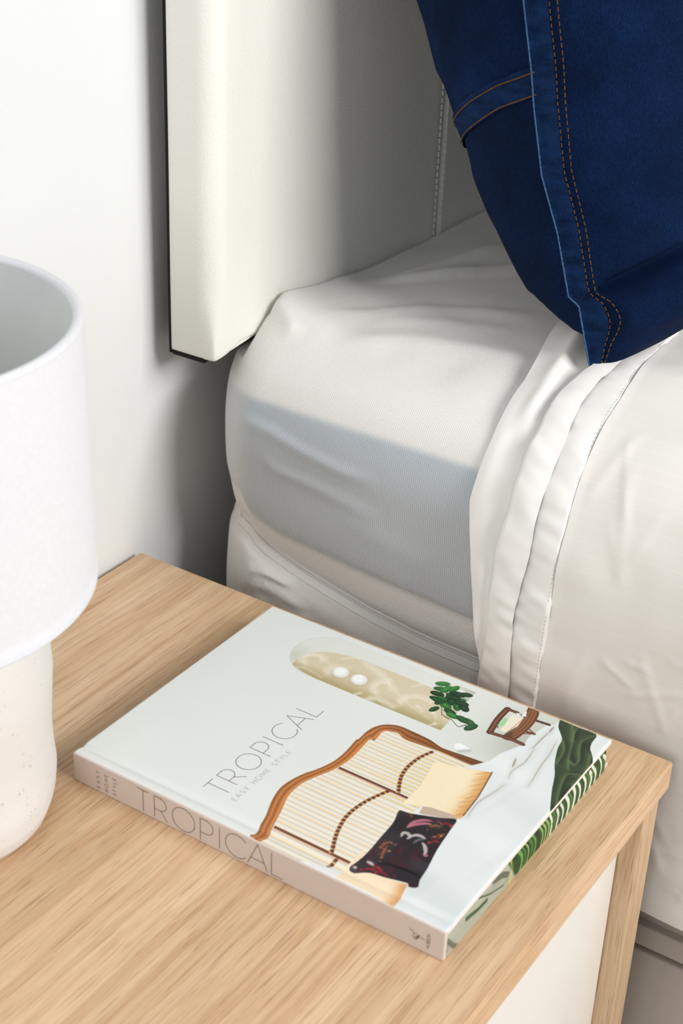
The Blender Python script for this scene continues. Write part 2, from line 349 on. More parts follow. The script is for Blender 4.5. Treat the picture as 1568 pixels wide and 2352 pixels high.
COVER = {
  'frame_outer': [(-0.3,124.4),(1.7,124.3),(4.0,122.4),(11.9,124.8),(19.4,126.7),(28.6,130.4),(36.9,133.1),(45.2,134.4),(53.2,133.5),(62.5,130.8),(69.2,127.5),(78.1,124.3),(85.7,122.8),(95.7,122.7),(107.4,123.7),(107.2,123.0),(119.9,123.1),(128.6,119.1),(133.0,112.4),(133.8,105.3),(132.8,88.9),(130.3,78.6),(131.6,64.2),(132.7,51.1)],
  'frame_inner': [(0.2,117.1),(5.1,115.6),(13.7,118.3),(21.0,120.4),(29.0,122.9),(37.9,126.0),(45.2,127.3),(54.9,126.8),(63.9,123.9),(72.3,120.4),(79.1,118.4),(88.9,116.9),(100.7,117.4),(111.7,117.8),(113.1,115.0),(120.9,116.2),(124.5,114.6),(126.3,111.1),(127.0,106.8),(124.3,99.5),(126.4,79.4),(126.2,57.5),(127.6,54.6)],
  'slat_bottom': [(121.5,58.5),(116.1,75.6),(72.9,71.1),(56.3,66.6),(28.8,67.9),(1.1,66.8)],
  'arc_a': [(77.7,83.2),(65.1,87.9),(54.8,90.1),(44.7,90.4),(35.3,88.5),(27.6,85.9),(20.4,82.6),(16.2,80.7)],
  'arc_b': [(123.5,81.5),(114.7,84.6),(104.2,85.8),(94.9,84.7),(87.1,81.7),(80.0,78.0)],
  'arc_c': [(12.7,75.3),(4.8,76.1),(0.7,79.4)],
  'cushion_gold': [(116.1,75.6),(121.1,58.3),(127.5,43.4),(104.4,39.4),(84.0,37.9),(80.5,37.7),(81.5,41.5),(79.6,56.2),(72.9,71.1),(91.5,70.6),(106.7,73.7)],
  'cushion_gold_edge': [(127.5,43.4),(124.3,46.1),(112.0,45.8),(97.9,45.1),(88.5,44.8),(81.4,40.0),(80.7,37.4),(84.0,37.9),(104.4,39.4)],
  'cushion_dark': [(67.5,68.9),(68.2,63.8),(70.4,58.0),(75.4,46.5),(78.9,39.4),(70.2,37.8),(51.7,35.5),(35.6,32.2),(25.1,30.7),(19.7,28.8),(17.2,32.7),(19.1,34.6),(17.9,40.0),(15.9,47.1),(14.3,55.1),(9.9,62.0),(11.2,66.1),(18.2,65.3),(27.2,64.8),(42.1,65.7),(56.3,66.6),(64.9,69.1)],
  'cushion_cream': [(28.8,67.9),(14.1,68.0),(0.8,68.0),(1.6,50.4),(-0.1,31.6),(4.0,31.4),(18.4,34.1),(15.9,47.1),(14.7,55.3),(26.9,66.7)],
  'cushion_cream_edge': [(18.4,34.1),(3.7,31.2),(-0.1,31.6),(-0.7,35.2),(8.2,34.0),(16.3,35.6)],
  'mauve': [(78.3,60.5),(71.1,59.0),(76.8,43.0),(79.6,37.6),(82.3,41.9),(80.0,56.4)],
  'mauve_b': [(121.6,59.3),(135.5,50.0),(134.3,47.2),(124.7,45.5),(122.5,54.6)],
  'bed': [(-0.1,31.6),(4.0,31.4),(17.7,33.7),(17.2,32.7),(19.7,28.8),(25.1,30.7),(35.6,32.2),(51.7,35.5),(70.2,37.8),(78.9,39.4),(83.2,37.5),(104.4,39.4),(127.5,43.4),(121.5,58.5),(121.5,59.1),(130.4,52.7),(136.8,49.7),(145.9,48.1),(162.9,40.8),(169.5,41.8),(178.0,40.4),(187.0,38.4),(190.7,34.5),(196.9,34.3),(197.4,-0.4),(199,-1),(-1,-1)],
  'throw': [(197.5,34.6),(196.7,21.8),(196.9,10.1),(187.8,8.6),(181.8,6.9),(177.0,3.4),(169.8,-0.4),(158.9,-2.9),(140.7,-2.4),(126.8,-1.5),(114.2,-1.3),(131.3,6.9),(146.3,12.5),(156.6,17.7),(170.3,22.6),(179.3,24.3),(184.4,27.6),(190.1,32.1)],
  'throw_l0': [(196.3,25.7),(184.4,19.4),(170.1,14.9),(157.1,9.2)],
  'throw_l1': [(196.2,9.4),(185.4,13.9),(176.8,11.7),(167.0,7.3),(162.1,8.1),(163.8,11.7)],
  'throw_l2': [(179.6,24.0),(170.3,18.6),(157.2,16.8)],
  'throw_l3': [(156.2,-1.0),(151.8,7.0),(138.2,4.9),(125.1,0.7)],
  'throw_l4': [(196.3,21.6),(191.6,21.8),(183.1,19.2)],
  'throw_l5': [(176.6,4.0),(161.2,-0.2),(145.7,0.1)],
  'bed_l0': [(176.3,26.4),(162.0,24.0),(151.1,23.3),(128.3,20.3)],
  'bed_l1': [(162.1,33.8),(147.2,32.5),(135.8,34.6),(128.6,33.1)],
  'bed_l2': [(122.4,32.2),(113.3,33.6),(99.0,36.8),(84.3,35.5)],
  'bed_l3': [(182.8,33.8),(174.8,34.6),(161.2,35.0)],
  'bed_l4': [(188.6,34.2),(181.8,34.1)],
  'bed_l5': [(147.3,38.3),(138.9,36.2)],
  'chair_ring': [(187.1,65.7),(171.8,65.5),(160.6,63.2),(161.5,55.7),(162.8,49.0),(174.9,48.7),(187.7,47.9),(196.0,49.3),(197.1,55.3),(189.0,57.8),(185.7,61.2),(177.1,62.5),(165.3,61.9)],
  'chair_rail1': [(187.9,65.7),(174.8,65.5),(160.6,63.2)],
  'chair_rail2': [(160.3,63.0),(161.4,54.9),(162.1,46.9),(161.7,41.4)],
  'chair_rail3': [(187.9,65.7),(188.1,59.1)],
  'chair_seat': [(197.2,56.2),(197.3,48.7),(184.8,45.6),(171.0,45.9),(161.2,48.1),(160.5,55.2),(171.4,53.5),(183.7,53.4)],
  'chair_hole': [(185.0,63.3),(186.0,58.8),(174.2,55.9),(162.9,54.8),(163.1,60.8),(170.5,63.1)],
  'chair_leg1': [(187.6,47.0),(188.5,37.5)],
  'chair_leg2': [(173.2,51.1),(174.9,40.5)],
  'chair_leg3': [(183.5,47.4),(178.2,46.3),(175.6,41.6)],
  'chair_leg4': [(162.3,48.7),(169.3,48.2),(173.6,42.3)],
  'books': [(184.6,60.6),(185.5,53.1),(175.3,52.3),(166.0,54.8),(165.9,59.0),(173.1,59.5)],
  'book_green': [(169.4,62.5),(179.2,62.7),(178.4,60.6),(171.6,59.5),(168.5,61.2)],
  'ribbon': [(187.9,59.4),(187.7,56.3),(192.8,54.8),(187.3,52.7),(187.2,56.0),(184.7,57.3)],
  'plug': [(138.0,74.8),(140.5,72.4),(140.1,68.9),(139.8,65.3),(137.5,64.5),(136.3,67.1),(133.8,68.6),(134.1,72.1)],
  'niche_shadow': [(190.6,113.5),(191.8,90.1),(175.0,89.1),(157.1,88.2),(176.7,113.0)],
  'niche_wp_end': [(179.4,111.7),(174.3,97.2),(162.7,89.6),(144.8,88.1)],
  'leaves': [(187.2,111.5),(181.7,110.0),(183.4,106.6),(186.9,102.9),(176.0,108.9),(170.9,107.2),(173.6,103.5),(178.5,101.1),(182.9,98.4),(185.6,93.8),(169.3,102.8),(174.5,97.9),(177.2,94.3),(168.4,98.7),(172.3,92.3),(173.4,88.6),(161.0,102.3),(164.1,92.8),(161.7,89.7),(162.1,78.7),(158.1,74.8),(162.0,83.0),(170.3,104.7),(178.0,98.6),(175.9,91.8)],
  'stem0': [(170.4,107.8),(165.4,99.6),(159.0,95.5),(158.0,88.4),(154.2,81.1),(161.0,78.1)],
  'stem1': [(180.1,105.6),(175.2,94.8),(174.3,87.4),(170.1,86.7)],
  'stem2': [(154.2,81.1),(157.5,78.7),(158.6,75.1)],
  'stem3': [(158.8,95.8),(157.2,89.6)],
  'lights': [(159.8,170.1),(159.9,156.4)],
  'feather0': [(153.7,193.3),(158.9,199.0),(164.6,197.7),(167.4,191.3),(164.6,186.3)],
  'feather1': [(165.3,187.8),(161.9,177.3),(159.3,168.4)],
  'feather2': [(178.5,164.8),(175.3,156.6),(173.3,149.3),(169.5,141.0)],
  'feather3': [(152.8,138.3),(157.3,144.1),(163.7,145.2),(168.9,140.6),(163.5,133.3)],
  'feather4': [(163.5,133.3),(160.0,126.2),(154.8,114.4),(150.5,99.4)],
  'feather5': [(152.8,121.8),(160.2,123.5),(166.4,117.5),(166.9,107.3)],
  'feather6': [(152.9,175.8),(158.5,178.1),(163.4,175.2),(166.2,168.9)],
  'feather7': [(144.8,142.0),(149.7,135.4),(148.0,123.6)],
  'feather8': [(146.8,197.8),(150.1,190.8),(147.6,176.8)],
  'feather9': [(171.9,126.7),(176.2,123.4),(179.9,120.8)],
  'feather10': [(155.7,101.5),(157.9,100.9),(152.9,96.1)],
  'feather11': [(157.0,113.7),(157.3,111.0),(154.0,106.2)],
  'feather12': [(171.9,178.8),(175.6,175.1),(179.3,171.4)],
  'feather13': [(144.0,150.3),(146.6,149.1),(148.7,147.5)],
  'feather14': [(144.3,96.6),(147.3,94.7),(149.4,94.1)],
  'dk00_pink': [(56.6,58.2),(62.8,57.6),(67.6,54.1),(69.7,49.6)],
  'dk01_pink': [(57.4,58.0),(61.9,55.7),(65.9,51.7),(67.1,48.4)],
  'dk02_pale': [(48.5,56.8),(52.0,57.5),(53.0,55.3),(51.4,52.9),(48.8,53.4)],
  'dk03_pale': [(51.4,52.9),(54.4,51.1),(55.4,48.2),(54.8,45.0)],
  'dk04_pale': [(51.4,45.1),(49.2,42.0),(45.5,39.5),(43.3,39.5)],
  'dk05_pink': [(43.3,39.5),(43.6,36.9)],
  'dk06_orange': [(33.4,60.9),(38.6,61.3),(42.2,58.6)],
  'dk07_orange': [(27.7,56.6),(32.2,58.0),(37.0,58.9)],
  'dk08_red': [(21.6,57.6),(20.0,53.8),(18.5,50.1),(18.0,45.6)],
  'dk09_red': [(14.4,58.7),(17.2,56.3),(16.7,51.0)],
  'dk10_pale': [(21.0,61.5),(20.9,58.6),(20.1,56.7)],
  'dk11_red': [(70.6,43.7),(72.8,42.2),(72.7,39.2)],
  'dk12_orange': [(64.6,48.7),(67.6,46.2),(68.6,43.2)],
  'dk13_orange': [(61.0,39.5),(64.9,38.9)],
  'dk14_red': [(56.2,41.6),(57.1,37.2)],
  'dk15_pale': [(12.4,64.4),(14.2,63.4)],
  'dk16_black': [(24.0,55.7),(26.4,48.0),(27.5,39.0),(27.3,32.0)],
  'dk17_gray': [(47.8,48.6),(51.6,48.0),(54.5,45.5)],
  'dk18_orange': [(68.2,63.8),(68.5,61.8)],
}

# ------------------------------------------------------------------ the book on the table
U0, V0, BT = -0.2250, -0.3900, 0.0200         # spine line, tail line, thickness
BW, BL = 0.198, 0.251
def raster(nu, nv, w, h):
    u, v = np.meshgrid(np.linspace(0, w, nu), np.linspace(0, h, nv)); return u, v
def pmask(u, v, poly, soft=0.35):
    """antialiased polygon mask in mm"""
    P = np.asarray(poly, float); out = np.zeros(u.shape)
    pad = 1.0
    jj = np.where((u[0] > P[:, 0].min() - pad) & (u[0] < P[:, 0].max() + pad))[0]
    ii = np.where((v[:, 0] > P[:, 1].min() - pad) & (v[:, 0] < P[:, 1].max() + pad))[0]
    if not len(jj) or not len(ii): return out
    uu = u[ii[0]:ii[-1] + 1, jj[0]:jj[-1] + 1]; vv = v[ii[0]:ii[-1] + 1, jj[0]:jj[-1] + 1]
    acc = np.zeros(uu.shape)
    for ox in (-0.33, 0, 0.33):
        for oy in (-0.33, 0, 0.33):
            x = uu + ox * soft; y = vv + oy * soft; ins = np.zeros(uu.shape, bool)
            for (x1, y1), (x2, y2) in zip(P, np.roll(P, -1, 0)):
                if y1 == y2: continue
                c = (y1 > y) != (y2 > y)
                ins ^= c & (x < (x2 - x1) * (y - y1) / (y2 - y1) + x1)
            acc += ins
    out[ii[0]:ii[-1] + 1, jj[0]:jj[-1] + 1] = acc / 9
    return out
def sub(u, v, pts, pad):
    P = np.asarray(pts, float)
    jj = np.where((u[0] > P[:, 0].min() - pad) & (u[0] < P[:, 0].max() + pad))[0]
    ii = np.where((v[:, 0] > P[:, 1].min() - pad) & (v[:, 0] < P[:, 1].max() + pad))[0]
    if not len(jj) or not len(ii): return None
    return (slice(ii[0], ii[-1] + 1), slice(jj[0], jj[-1] + 1))
class Paint:
    def __init__(s, nu, nv, w, h, base):
        s.u, s.v = raster(nu, nv, w, h); s.c = np.zeros(s.u.shape + (3,)); s.c[:] = base
    def fill(s, poly, rgb, k=1.0, clip=None, soft=0.35):
        m = pmask(s.u, s.v, poly, soft) * k
        if clip is not None: m = m * clip
        s.blend(m, rgb); return m
    def blend(s, m, rgb):
        rgb = np.asarray(rgb, float); s.c += (rgb - s.c) * m[..., None]
    def line(s, pts, w, rgb, k=1.0, taper=False, clip=None, soft=0.2):
        sl = sub(s.u, s.v, pts, w * 2 + 1)
        if sl is None: return
        d, t, _ = polydist(s.u[sl], s.v[sl], pts)
        ww = w / 2 * (np.sqrt(np.clip(4 * t * (1 - t), 0.02, 1)) if taper else 1.0)
        m = np.clip((ww - d) / soft + 0.5, 0, 1) * k
        if clip is not None: m = m * clip[sl]
        c = s.c[sl]; c += (np.asarray(rgb, float) - c) * m[..., None]; s.c[sl] = c
    def glow(s, pts, w, rgb, k=1.0, clip=None):
        sl = sub(s.u, s.v, pts, w * 3)
        if sl is None: return
        d, t, _ = polydist(s.u[sl], s.v[sl], pts); m = np.exp(-(d / w) ** 2) * k
        if clip is not None: m = m * clip[sl]
        c = s.c[sl]; c += (np.asarray(rgb, float) - c) * m[..., None]; s.c[sl] = c
    def disc(s, cx, cy, a, b, ang, rgb, k=1.0, soft=0.25, clip=None):
        sl = sub(s.u, s.v, [(cx - a - b, cy - a - b), (cx + a + b, cy + a + b)], 0.5)
        if sl is None: return
        x = s.u[sl] - cx; y = s.v[sl] - cy; ca, sa = math.cos(ang), math.sin(ang)
        d = np.sqrt(((x * ca + y * sa) / a) ** 2 + ((-x * sa + y * ca) / b) ** 2)
        m = np.clip((1 - d) * min(a, b) / soft + 0.5, 0, 1) * k
        if clip is not None: m = m * clip[sl]
        c = s.c[sl]; c += (np.asarray(rgb, float) - c) * m[..., None]; s.c[sl] = c
def smooth_poly(P, n=4):
    P = list(P); out = []
    for i in range(len(P) - 1):
        p0 = np.array(P[max(i - 1, 0)]); p1 = np.array(P[i]); p2 = np.array(P[i + 1]); p3 = np.array(P[min(i + 2, len(P) - 1)])
        for k in range(n):
            t = k / n
            out.append(tuple(0.5 * ((2 * p1) + (-p0 + p2) * t + (2 * p0 - 5 * p1 + 4 * p2 - p3) * t * t + (-p0 + 3 * p1 - 3 * p2 + p3) * t ** 3)))
    out.append(tuple(P[-1])); return out

def paint_cover():
    K = COVER
    R = random.Random(5)
    p = Paint(600, 760, 198, 251, (226, 229, 225))
    u, v = p.u, p.v
    # wall of the printed room grows greyer to the lower right
    p.blend(sstep(60, 190, u) * sstep(130, 30, v) * 0.55, (190, 194, 180))
    p.blend(np.exp(-((u - 160) / 26) ** 2 - ((v - 38) / 22) ** 2) * 0.5, (150, 152, 138))
    p.fill([(142, 240), (199, 252), (199, 252), (150, 252), (100, 252)], (222, 228, 221), 0.0)
    # arched niche
    niche = [(144.5, 88.1), (144.3, 150), (144.6, 185)] + [(168 + 23.6 * math.cos(a), 186 + 24 * math.sin(a)) for a in np.linspace(math.pi, 0, 24)] + [(191.8, 150), (191.8, 90.1)]
    nm = pmask(u, v, niche)
    p.blend(nm, (229, 231, 225))
    p.blend(nm * np.exp(-((u - 158) / 12) ** 2 - ((v - 205) / 9) ** 2) * 0.6, (190, 188, 170))
    wall = [(144.6, 88.1), (144.4, 180), (146, 192), (148.7, 200.1), (155, 201.2), (160.8, 200.3), (165.5, 198.6), (168.8, 196.4), (172.4, 192), (175.2, 187.2), (178.1, 176.8), (179.6, 165.6), (179.8, 140), (179.4, 108), (178, 89.8)]
    wm = pmask(u, v, wall) * nm
    p.blend(wm, (214, 201, 172))
    p.blend(wm * (1 - sstep(144, 158, u)) * 0.75, (163, 147, 96))
    p.blend(wm * sstep(176, 168, u) * sstep(165, 176, u) * 0.0, (225, 214, 190))
    p.blend(nm * (1 - wm) * sstep(110, 90, v) * 0.65, (138, 138, 124))
    p.blend(wm * sstep(112, 92, v) * sstep(160, 176, u) * 0.5, (150, 138, 108))
    p.line(niche[2:26], 0.6, (196, 197, 186), 0.6)
    p.line(niche[25:], 0.4, (206, 208, 200), 0.6)
    p.blend(nm * (1 - wm) * sstep(150, 178, u) * 0.35, (214, 216, 206))
    for k in range(15):
        q = smooth_poly(K['feather%d' % k], 6)
        big = k in (0, 2, 3, 5, 6, 7)
        p.line(q, 0.45, (232, 223, 200), 0.6, clip=wm)
        if big: p.glow(q, 2.4, (230, 221, 198), 0.45, wm)
        for i in range(1, len(q) - 1):
            tx, ty = q[i + 1][0] - q[i - 1][0], q[i + 1][1] - q[i - 1][1]; l = math.hypot(tx, ty) + 1e-6; tx /= l; ty /= l
            for s in (-1, 1):
                ln = (4.2 if big else 2.0) * R.uniform(0.6, 1.1)
                for f in (0.0, 0.5):
                    bx, by = q[i][0] + tx * l * f * 0.5, q[i][1] + ty * l * f * 0.5
                    ex = bx + (tx * 0.8 - s * ty) * ln * 0.8; ey = by + (ty * 0.8 + s * tx) * ln * 0.8
                    p.line([(bx, by), (ex, ey)], 0.28, (238, 231, 214), 0.55 if big else 0.35, clip=wm, soft=0.3)
    for (cx, cy) in K['lights']:
        p.glow([(cx - 0.5, cy - 0.6), (cx + 0.5, cy - 0.6)], 5.5, (176, 158, 112), 0.55, wm)
    for (cx, cy) in K['lights']:
        p.disc(cx, cy, 5.7, 5.2, 0.6, (226, 226, 222)); p.disc(cx + 0.7, cy + 0.9, 4.3, 3.8, 0.6, (246, 247, 246), soft=2.0)
    # rattan head of the printed bed
    out = smooth_poly(K['frame_outer'][1:], 5); inn = smooth_poly(K['frame_inner'], 5)
    inner_area = inn + [(96, 58), (82, 60), (60, 64), (40, 52), (30, 45), (10, 62), (0, 92), (0, 112)]
    im = pmask(u, v, inner_area)
    p.blend(im, (229, 227, 219))
    su = 3.68
    k = 0
    x = -1.6
    while x < 136:
        # each slat: pale cane with a shaded side; its foot leans a little
        dx = (v - 120) * 0.003
        d = np.abs(u - x - dx)
        m = np.clip((0.60 - d) / 0.3 + 0.5, 0, 1) * im
        warm = (243, 231, 202) if (k % 3) else (246, 221, 176)
        p.blend(m, warm)
        m2 = np.clip((0.40 - np.abs(u - x - dx + 1.05)) / 0.35 + 0.5, 0, 1) * im * 0.6
        p.blend(m2, (196, 176, 150))
        if k >= 20:
            p.blend(m * 0.5 * sstep(105, 70, v), (222, 190, 96))
        x += su if x < 78 else su * 0.92; k += 1
    for bx in (14.7, 78.8):
        b_ = np.clip((1.0 - np.abs(u - bx)) / 0.3 + 0.5, 0, 1) * im * (v < 118)
        p.blend(b_, (118, 68, 44))
        p.blend(np.clip((0.5 - np.abs(u - bx + 1.6)) / 0.4 + 0.5, 0, 1) * im * (v < 118) * 0.7, (206, 160, 140))
    for nm_, n in (('arc_a', 15), ('arc_b', 13), ('arc_c', 4)):
        q = smooth_poly(K[nm_], 8)
        p.line(q, 2.6, (146, 92, 56), 0.55, clip=im)
        seg = np.array(q); L = np.r_[0, np.cumsum(np.hypot(*np.diff(seg, axis=0).T))]
        for t in np.arange(0.8, L[-1], 3.3):
            xx = np.interp(t, L, seg[:, 0]); yy = np.interp(t, L, seg[:, 1])
            i = min(np.searchsorted(L, t), len(seg) - 1); tx, ty = seg[i] - seg[max(i - 1, 0)]
            p.disc(xx, yy, 1.35, 1.15, math.atan2(ty, tx), (104, 58, 34), clip=im)
            p.disc(xx + 1.9 * np.sign(tx + 1e-6), yy, 0.6, 0.8, 0, (240, 205, 140), 0.8, clip=im)
    # four canes bent to the outline
    band = pmask(u, v, out + inn[::-1])
    n = 90
    def resample(P):
        P = np.array(P); L = np.r_[0, np.cumsum(np.hypot(*np.diff(P, axis=0).T))]; t = np.linspace(0, L[-1], n)
        return np.c_[np.interp(t, L, P[:, 0]), np.interp(t, L, P[:, 1])]
    A = resample(out); B = resample(inn)
    p.blend(band, (92, 52, 30))
    for f, rgb in ((0.12, (150, 92, 48)), (0.36, (196, 124, 62)), (0.60, (158, 94, 50)), (0.84, (206, 132, 68))):
        q = [tuple(a + (b_ - a) * f) for a, b_ in zip(A, B)]
        for i in range(n - 1):
            w = 0.62 * math.hypot(*(A[i] - B[i])) / 4
            far = i / n
            c = np.array(rgb) * (1 - 0.42 * max(0, far - 0.6) / 0.4) + np.array((0, -8, -4)) * max(0, far - 0.6)
            p.line([q[i], q[i + 1]], max(w * 1.5, 0.5), c, 0.95, soft=0.5)
    # bed, cushions and throw of the print
    p.fill(K['mauve'], (196, 172, 156)); p.fill(K['mauve_b'], (224, 214, 206))
    bm_ = p.fill(smooth_poly(K['bed'], 1), (221, 226, 226))
    fold = noise(u * 0.055 - v * 0.02, v * 0.012 + u * 0.01, 4)
    p.blend(bm_ * np.clip(fold, 0, 1) * 0.35, (198, 205, 204)); p.blend(bm_ * np.clip(-fold, 0, 1) * 0.5, (236, 239, 239))
    st = noise(u * 0.02 + v * 0.0, v * 0.16 + u * 0.035, 9)
    p.blend(bm_ * np.clip(st, 0, 1) * 0.3, (203, 208, 205))
    for i in range(6):
        q = smooth_poly(K['bed_l%d' % i], 5)
        p.glow(q, 2.2, (196, 198, 194), 0.4, bm_)
        p.line(q, 0.75 if i < 4 else 1.2, (150, 128, 112), 0.55 if i < 3 else 0.8, True, soft=0.5)
    for c in ((174, 54, 1.6), (168, 62, 1.2), (182, 47, 1.3)):
        p.disc(c[0], c[1], c[2], 0.6, 0.7, (96, 66, 54), 0.8)
    cm = p.fill(K['cushion_cream'], (242, 220, 190))
    p.glow(K['cushion_cream_edge'][:3], 5.0, (206, 140, 76), 0.75, cm)
    p.glow([(30, 36), (20, 28)], 3.5, (250, 240, 226), 0.5, cm)
    gm = p.fill(K['cushion_gold'], (242, 226, 192))
    p.blend(gm * np.clip(noise(u * 0.2, v * 0.2, 2), 0, 1) * 0.25, (250, 236, 205))
    e = K['cushion_gold_edge']
    p.glow([e[0], e[-1], e[-2]], 6.0, (205, 138, 64), 0.75, gm)
    p.line([e[0], e[-1], e[-2]], 0.9, (96, 62, 34), 0.8)
    for i in range(16):
        t = i / 15; a = np.array(e[0]) * (1 - t) + np.array(e[-2]) * t
        p.line([tuple(a), (a[0] - R.uniform(3, 9), a[1] + R.uniform(4, 10))], 0.7, (228, 168, 84) if i % 2 else (178, 108, 40), 0.45, True, gm, 0.5)
    dm = p.fill(smooth_poly(K['cushion_dark'] + [K['cushion_dark'][0]], 3), (47, 42, 45))
    p.blend(dm * np.clip(noise(u * 0.09, v * 0.09, 6), 0, 1) * 0.6, (70, 64, 68))
    p.blend(dm * np.clip(noise(u * 0.25, v * 0.25, 8), 0, 1) * sstep(58, 40, u) * 0.5, (96, 40, 46))
    cc = dict(pink=(206, 120, 138), pale=(216, 204, 202), orange=(148, 92, 62), red=(150, 46, 56), black=(26, 23, 26), gray=(112, 112, 116))
    for kk, q in K.items():
        if kk.startswith('dk'):
            c = cc[kk.split('_')[1]]
            p.line(smooth_poly(q, 4), 2.3 if kk.endswith(('pale', 'pink')) else 1.8, c, 0.8, True, dm, 0.7)
            if kk.endswith(('red', 'orange')):
                for _ in range(8):
                    a = R.choice(q); p.disc(a[0] + R.uniform(-3, 3), a[1] + R.uniform(-3, 3), R.uniform(0.4, 1.1), R.uniform(0.3, 0.8), R.uniform(0, 3), np.array(c) * R.uniform(0.6, 1.5), 0.7, 0.4, dm)
    tm = p.fill(smooth_poly(K['throw'] + [K['throw'][0]], 3), (38, 56, 34))
    p.blend(tm * np.clip(noise(u * 0.12, v * 0.05, 3), 0, 1) * 0.8, (22, 30, 24))
    for i in range(6):
        q = smooth_poly(K['throw_l%d' % i], 5)
        p.glow(q, 2.6, (78, 104, 58), 0.55, tm); p.glow([(a + 1.8, b_ - 1.2) for a, b_ in q], 1.6, (14, 20, 16), 0.6, tm); p.glow(q, 0.7, (120, 140, 84), 0.45, tm)
    # side chair of the print
    p.line(smooth_poly(K['chair_leg1'], 2), 2.2, (70, 42, 28)); p.line(K['chair_leg2'], 2.0, (96, 56, 34))
    p.line(smooth_poly(K['chair_leg3'], 4), 1.0, (110, 66, 40)); p.line(smooth_poly(K['chair_leg4'], 4), 1.0, (110, 66, 40))
    p.fill(smooth_poly(K['chair_seat'] + [K['chair_seat'][0]], 3), (92, 52, 30))
    for f in (0.25, 0.5, 0.75):
        q = [tuple(np.array(K['chair_seat'][1 + i]) * (1 - f) + np.array(K['chair_seat'][[0, 7, 6, 6, 5][i]]) * f) for i in range(4)]
        p.line(smooth_poly(q, 4), 1.3, (150, 92, 50), 0.8, soft=0.5)
    for kk, w in (('chair_rail1', 4.2), ('chair_rail2', 3.0), ('chair_rail3', 2.6)):
        p.line(smooth_poly(K[kk], 4), w, (76, 42, 26)); p.line(smooth_poly(K[kk], 4), w * 0.35, (142, 86, 48), 0.8, soft=0.5)
    p.fill(K['books'], (230, 222, 200)); p.line([K['books'][1], K['books'][3]], 0.8, (200, 130, 110), 0.7)
    p.line([K['books'][2], K['books'][3]], 1.0, (120, 140, 110), 0.7)
    p.fill(K['book_green'], (150, 206, 148)); p.fill(K['ribbon'], (224, 226, 226))
    p.disc(K['ribbon'][1][0], K['ribbon'][1][1], 1.2, 0.9, 0.3, (150, 150, 152))
    p.fill(K['plug'], (240, 242, 242)); p.glow([K['plug'][4], K['plug'][6]], 1.6, (160, 164, 160), 0.6)
    # hanging plant of the print
    for i in range(4): p.line(smooth_poly(K['stem%d' % i], 5), 0.55, (70, 84, 46), 0.9)
    p.disc(185.5, 96.5, 4.0, 2.6, 0.9, (226, 230, 226), 0.9)
    for i, (cx, cy) in enumerate(K['leaves']):
        a = R.uniform(-1.2, 1.2) + (0.8 if i % 2 else -0.5); s = R.uniform(0.85, 1.2)
        g = R.choice([(24, 66, 30), (30, 82, 36), (18, 50, 26), (46, 104, 44)])
        p.disc(cx, cy, 4.6 * s, 2.5 * s, a, g)
        p.disc(cx + 0.6, cy + 0.8, 3.0 * s, 0.7 * s, a, np.array(g) * 1.5 + 10, 0.6, 0.6)
        p.line([(cx - 4.2 * s * math.cos(a), cy - 4.2 * s * math.sin(a)), (cx + 4.4 * s * math.cos(a), cy + 4.4 * s * math.sin(a))], 0.3, np.array(g) * 1.7 + 20, 0.5)
    return p.c
def paint_tail():
    """leaf print on the tail side below the front board; mm along the board, mm up"""
    p = Paint(640, 56, 196, 17.0, (166, 170, 156))
    R = random.Random(2)
    u, v = p.u, p.v
    p.blend(np.clip(noise(u * 0.06, v * 0.15, 3), 0, 1) * 0.5, (140, 144, 128))
    p.line([(0, 12), (6, 4), (10, 0)], 3.0, (60, 66, 54), 0.6); p.line([(20, 12), (32, 9), (42, 8)], 3.2, (44, 84, 50), 0.9)
    p.line([(34, 16), (48, 9), (62, 4)], 1.2, (70, 80, 62), 0.9); p.line([(50, 16), (60, 13), (66, 9)], 4.0, (62, 72, 58), 0.7)
    m = sstep(70, 73, u + (v - 8) * 0.6)
    p.blend(m, (30, 72, 36))
    p.line([(69, 0), (72, 8), (70, 17)], 2.2, (196, 206, 90), 0.9)
    p.blend(m * np.clip(noise(u * 0.3, v * 0.3, 5), 0, 1) * 0.7, (22, 44, 26))
    x = 78.0
    while x < 200:
        t = x > 112
        q = smooth_poly([(x, 17.5), (x + 4.2, 11), (x + 5.2, 5), (x + 3.4, -1)], 6)
        if t:
            w0, sl = R.uniform(1.6, 3.0), R.uniform(-1.5, 3.0); top = R.uniform(11, 19)
            q = smooth_poly([(x + sl, top), (x + 3.4 + sl * 0.5, top * 0.62), (x + 4.6, 5), (x + 3.0, -1)], 6)
            p.line(q, w0, (222, 225, 212), 0.95, soft=0.4)
            if R.random() < 0.4: p.disc(x + 5.5, R.uniform(2, 12), 1.8, 1.0, 0.8, (112, 158, 70), 0.9)
            p.line([(a + 2.2, b_) for a, b_ in q], 0.7, (60, 120, 58), 0.7)
        else:
            p.line(q, R.uniform(1.0, 2.6), R.choice([(116, 168, 82), (160, 190, 110), (70, 120, 60), (20, 40, 26)]), 0.85, soft=0.5)
        if R.random() < 0.5: p.line([(a + 4.2, b_) for a, b_ in q], 0.9, (150, 186, 96), 0.6)
        x += R.uniform(6.4, 8.2) if t else R.uniform(3.5, 5)
    return p.c

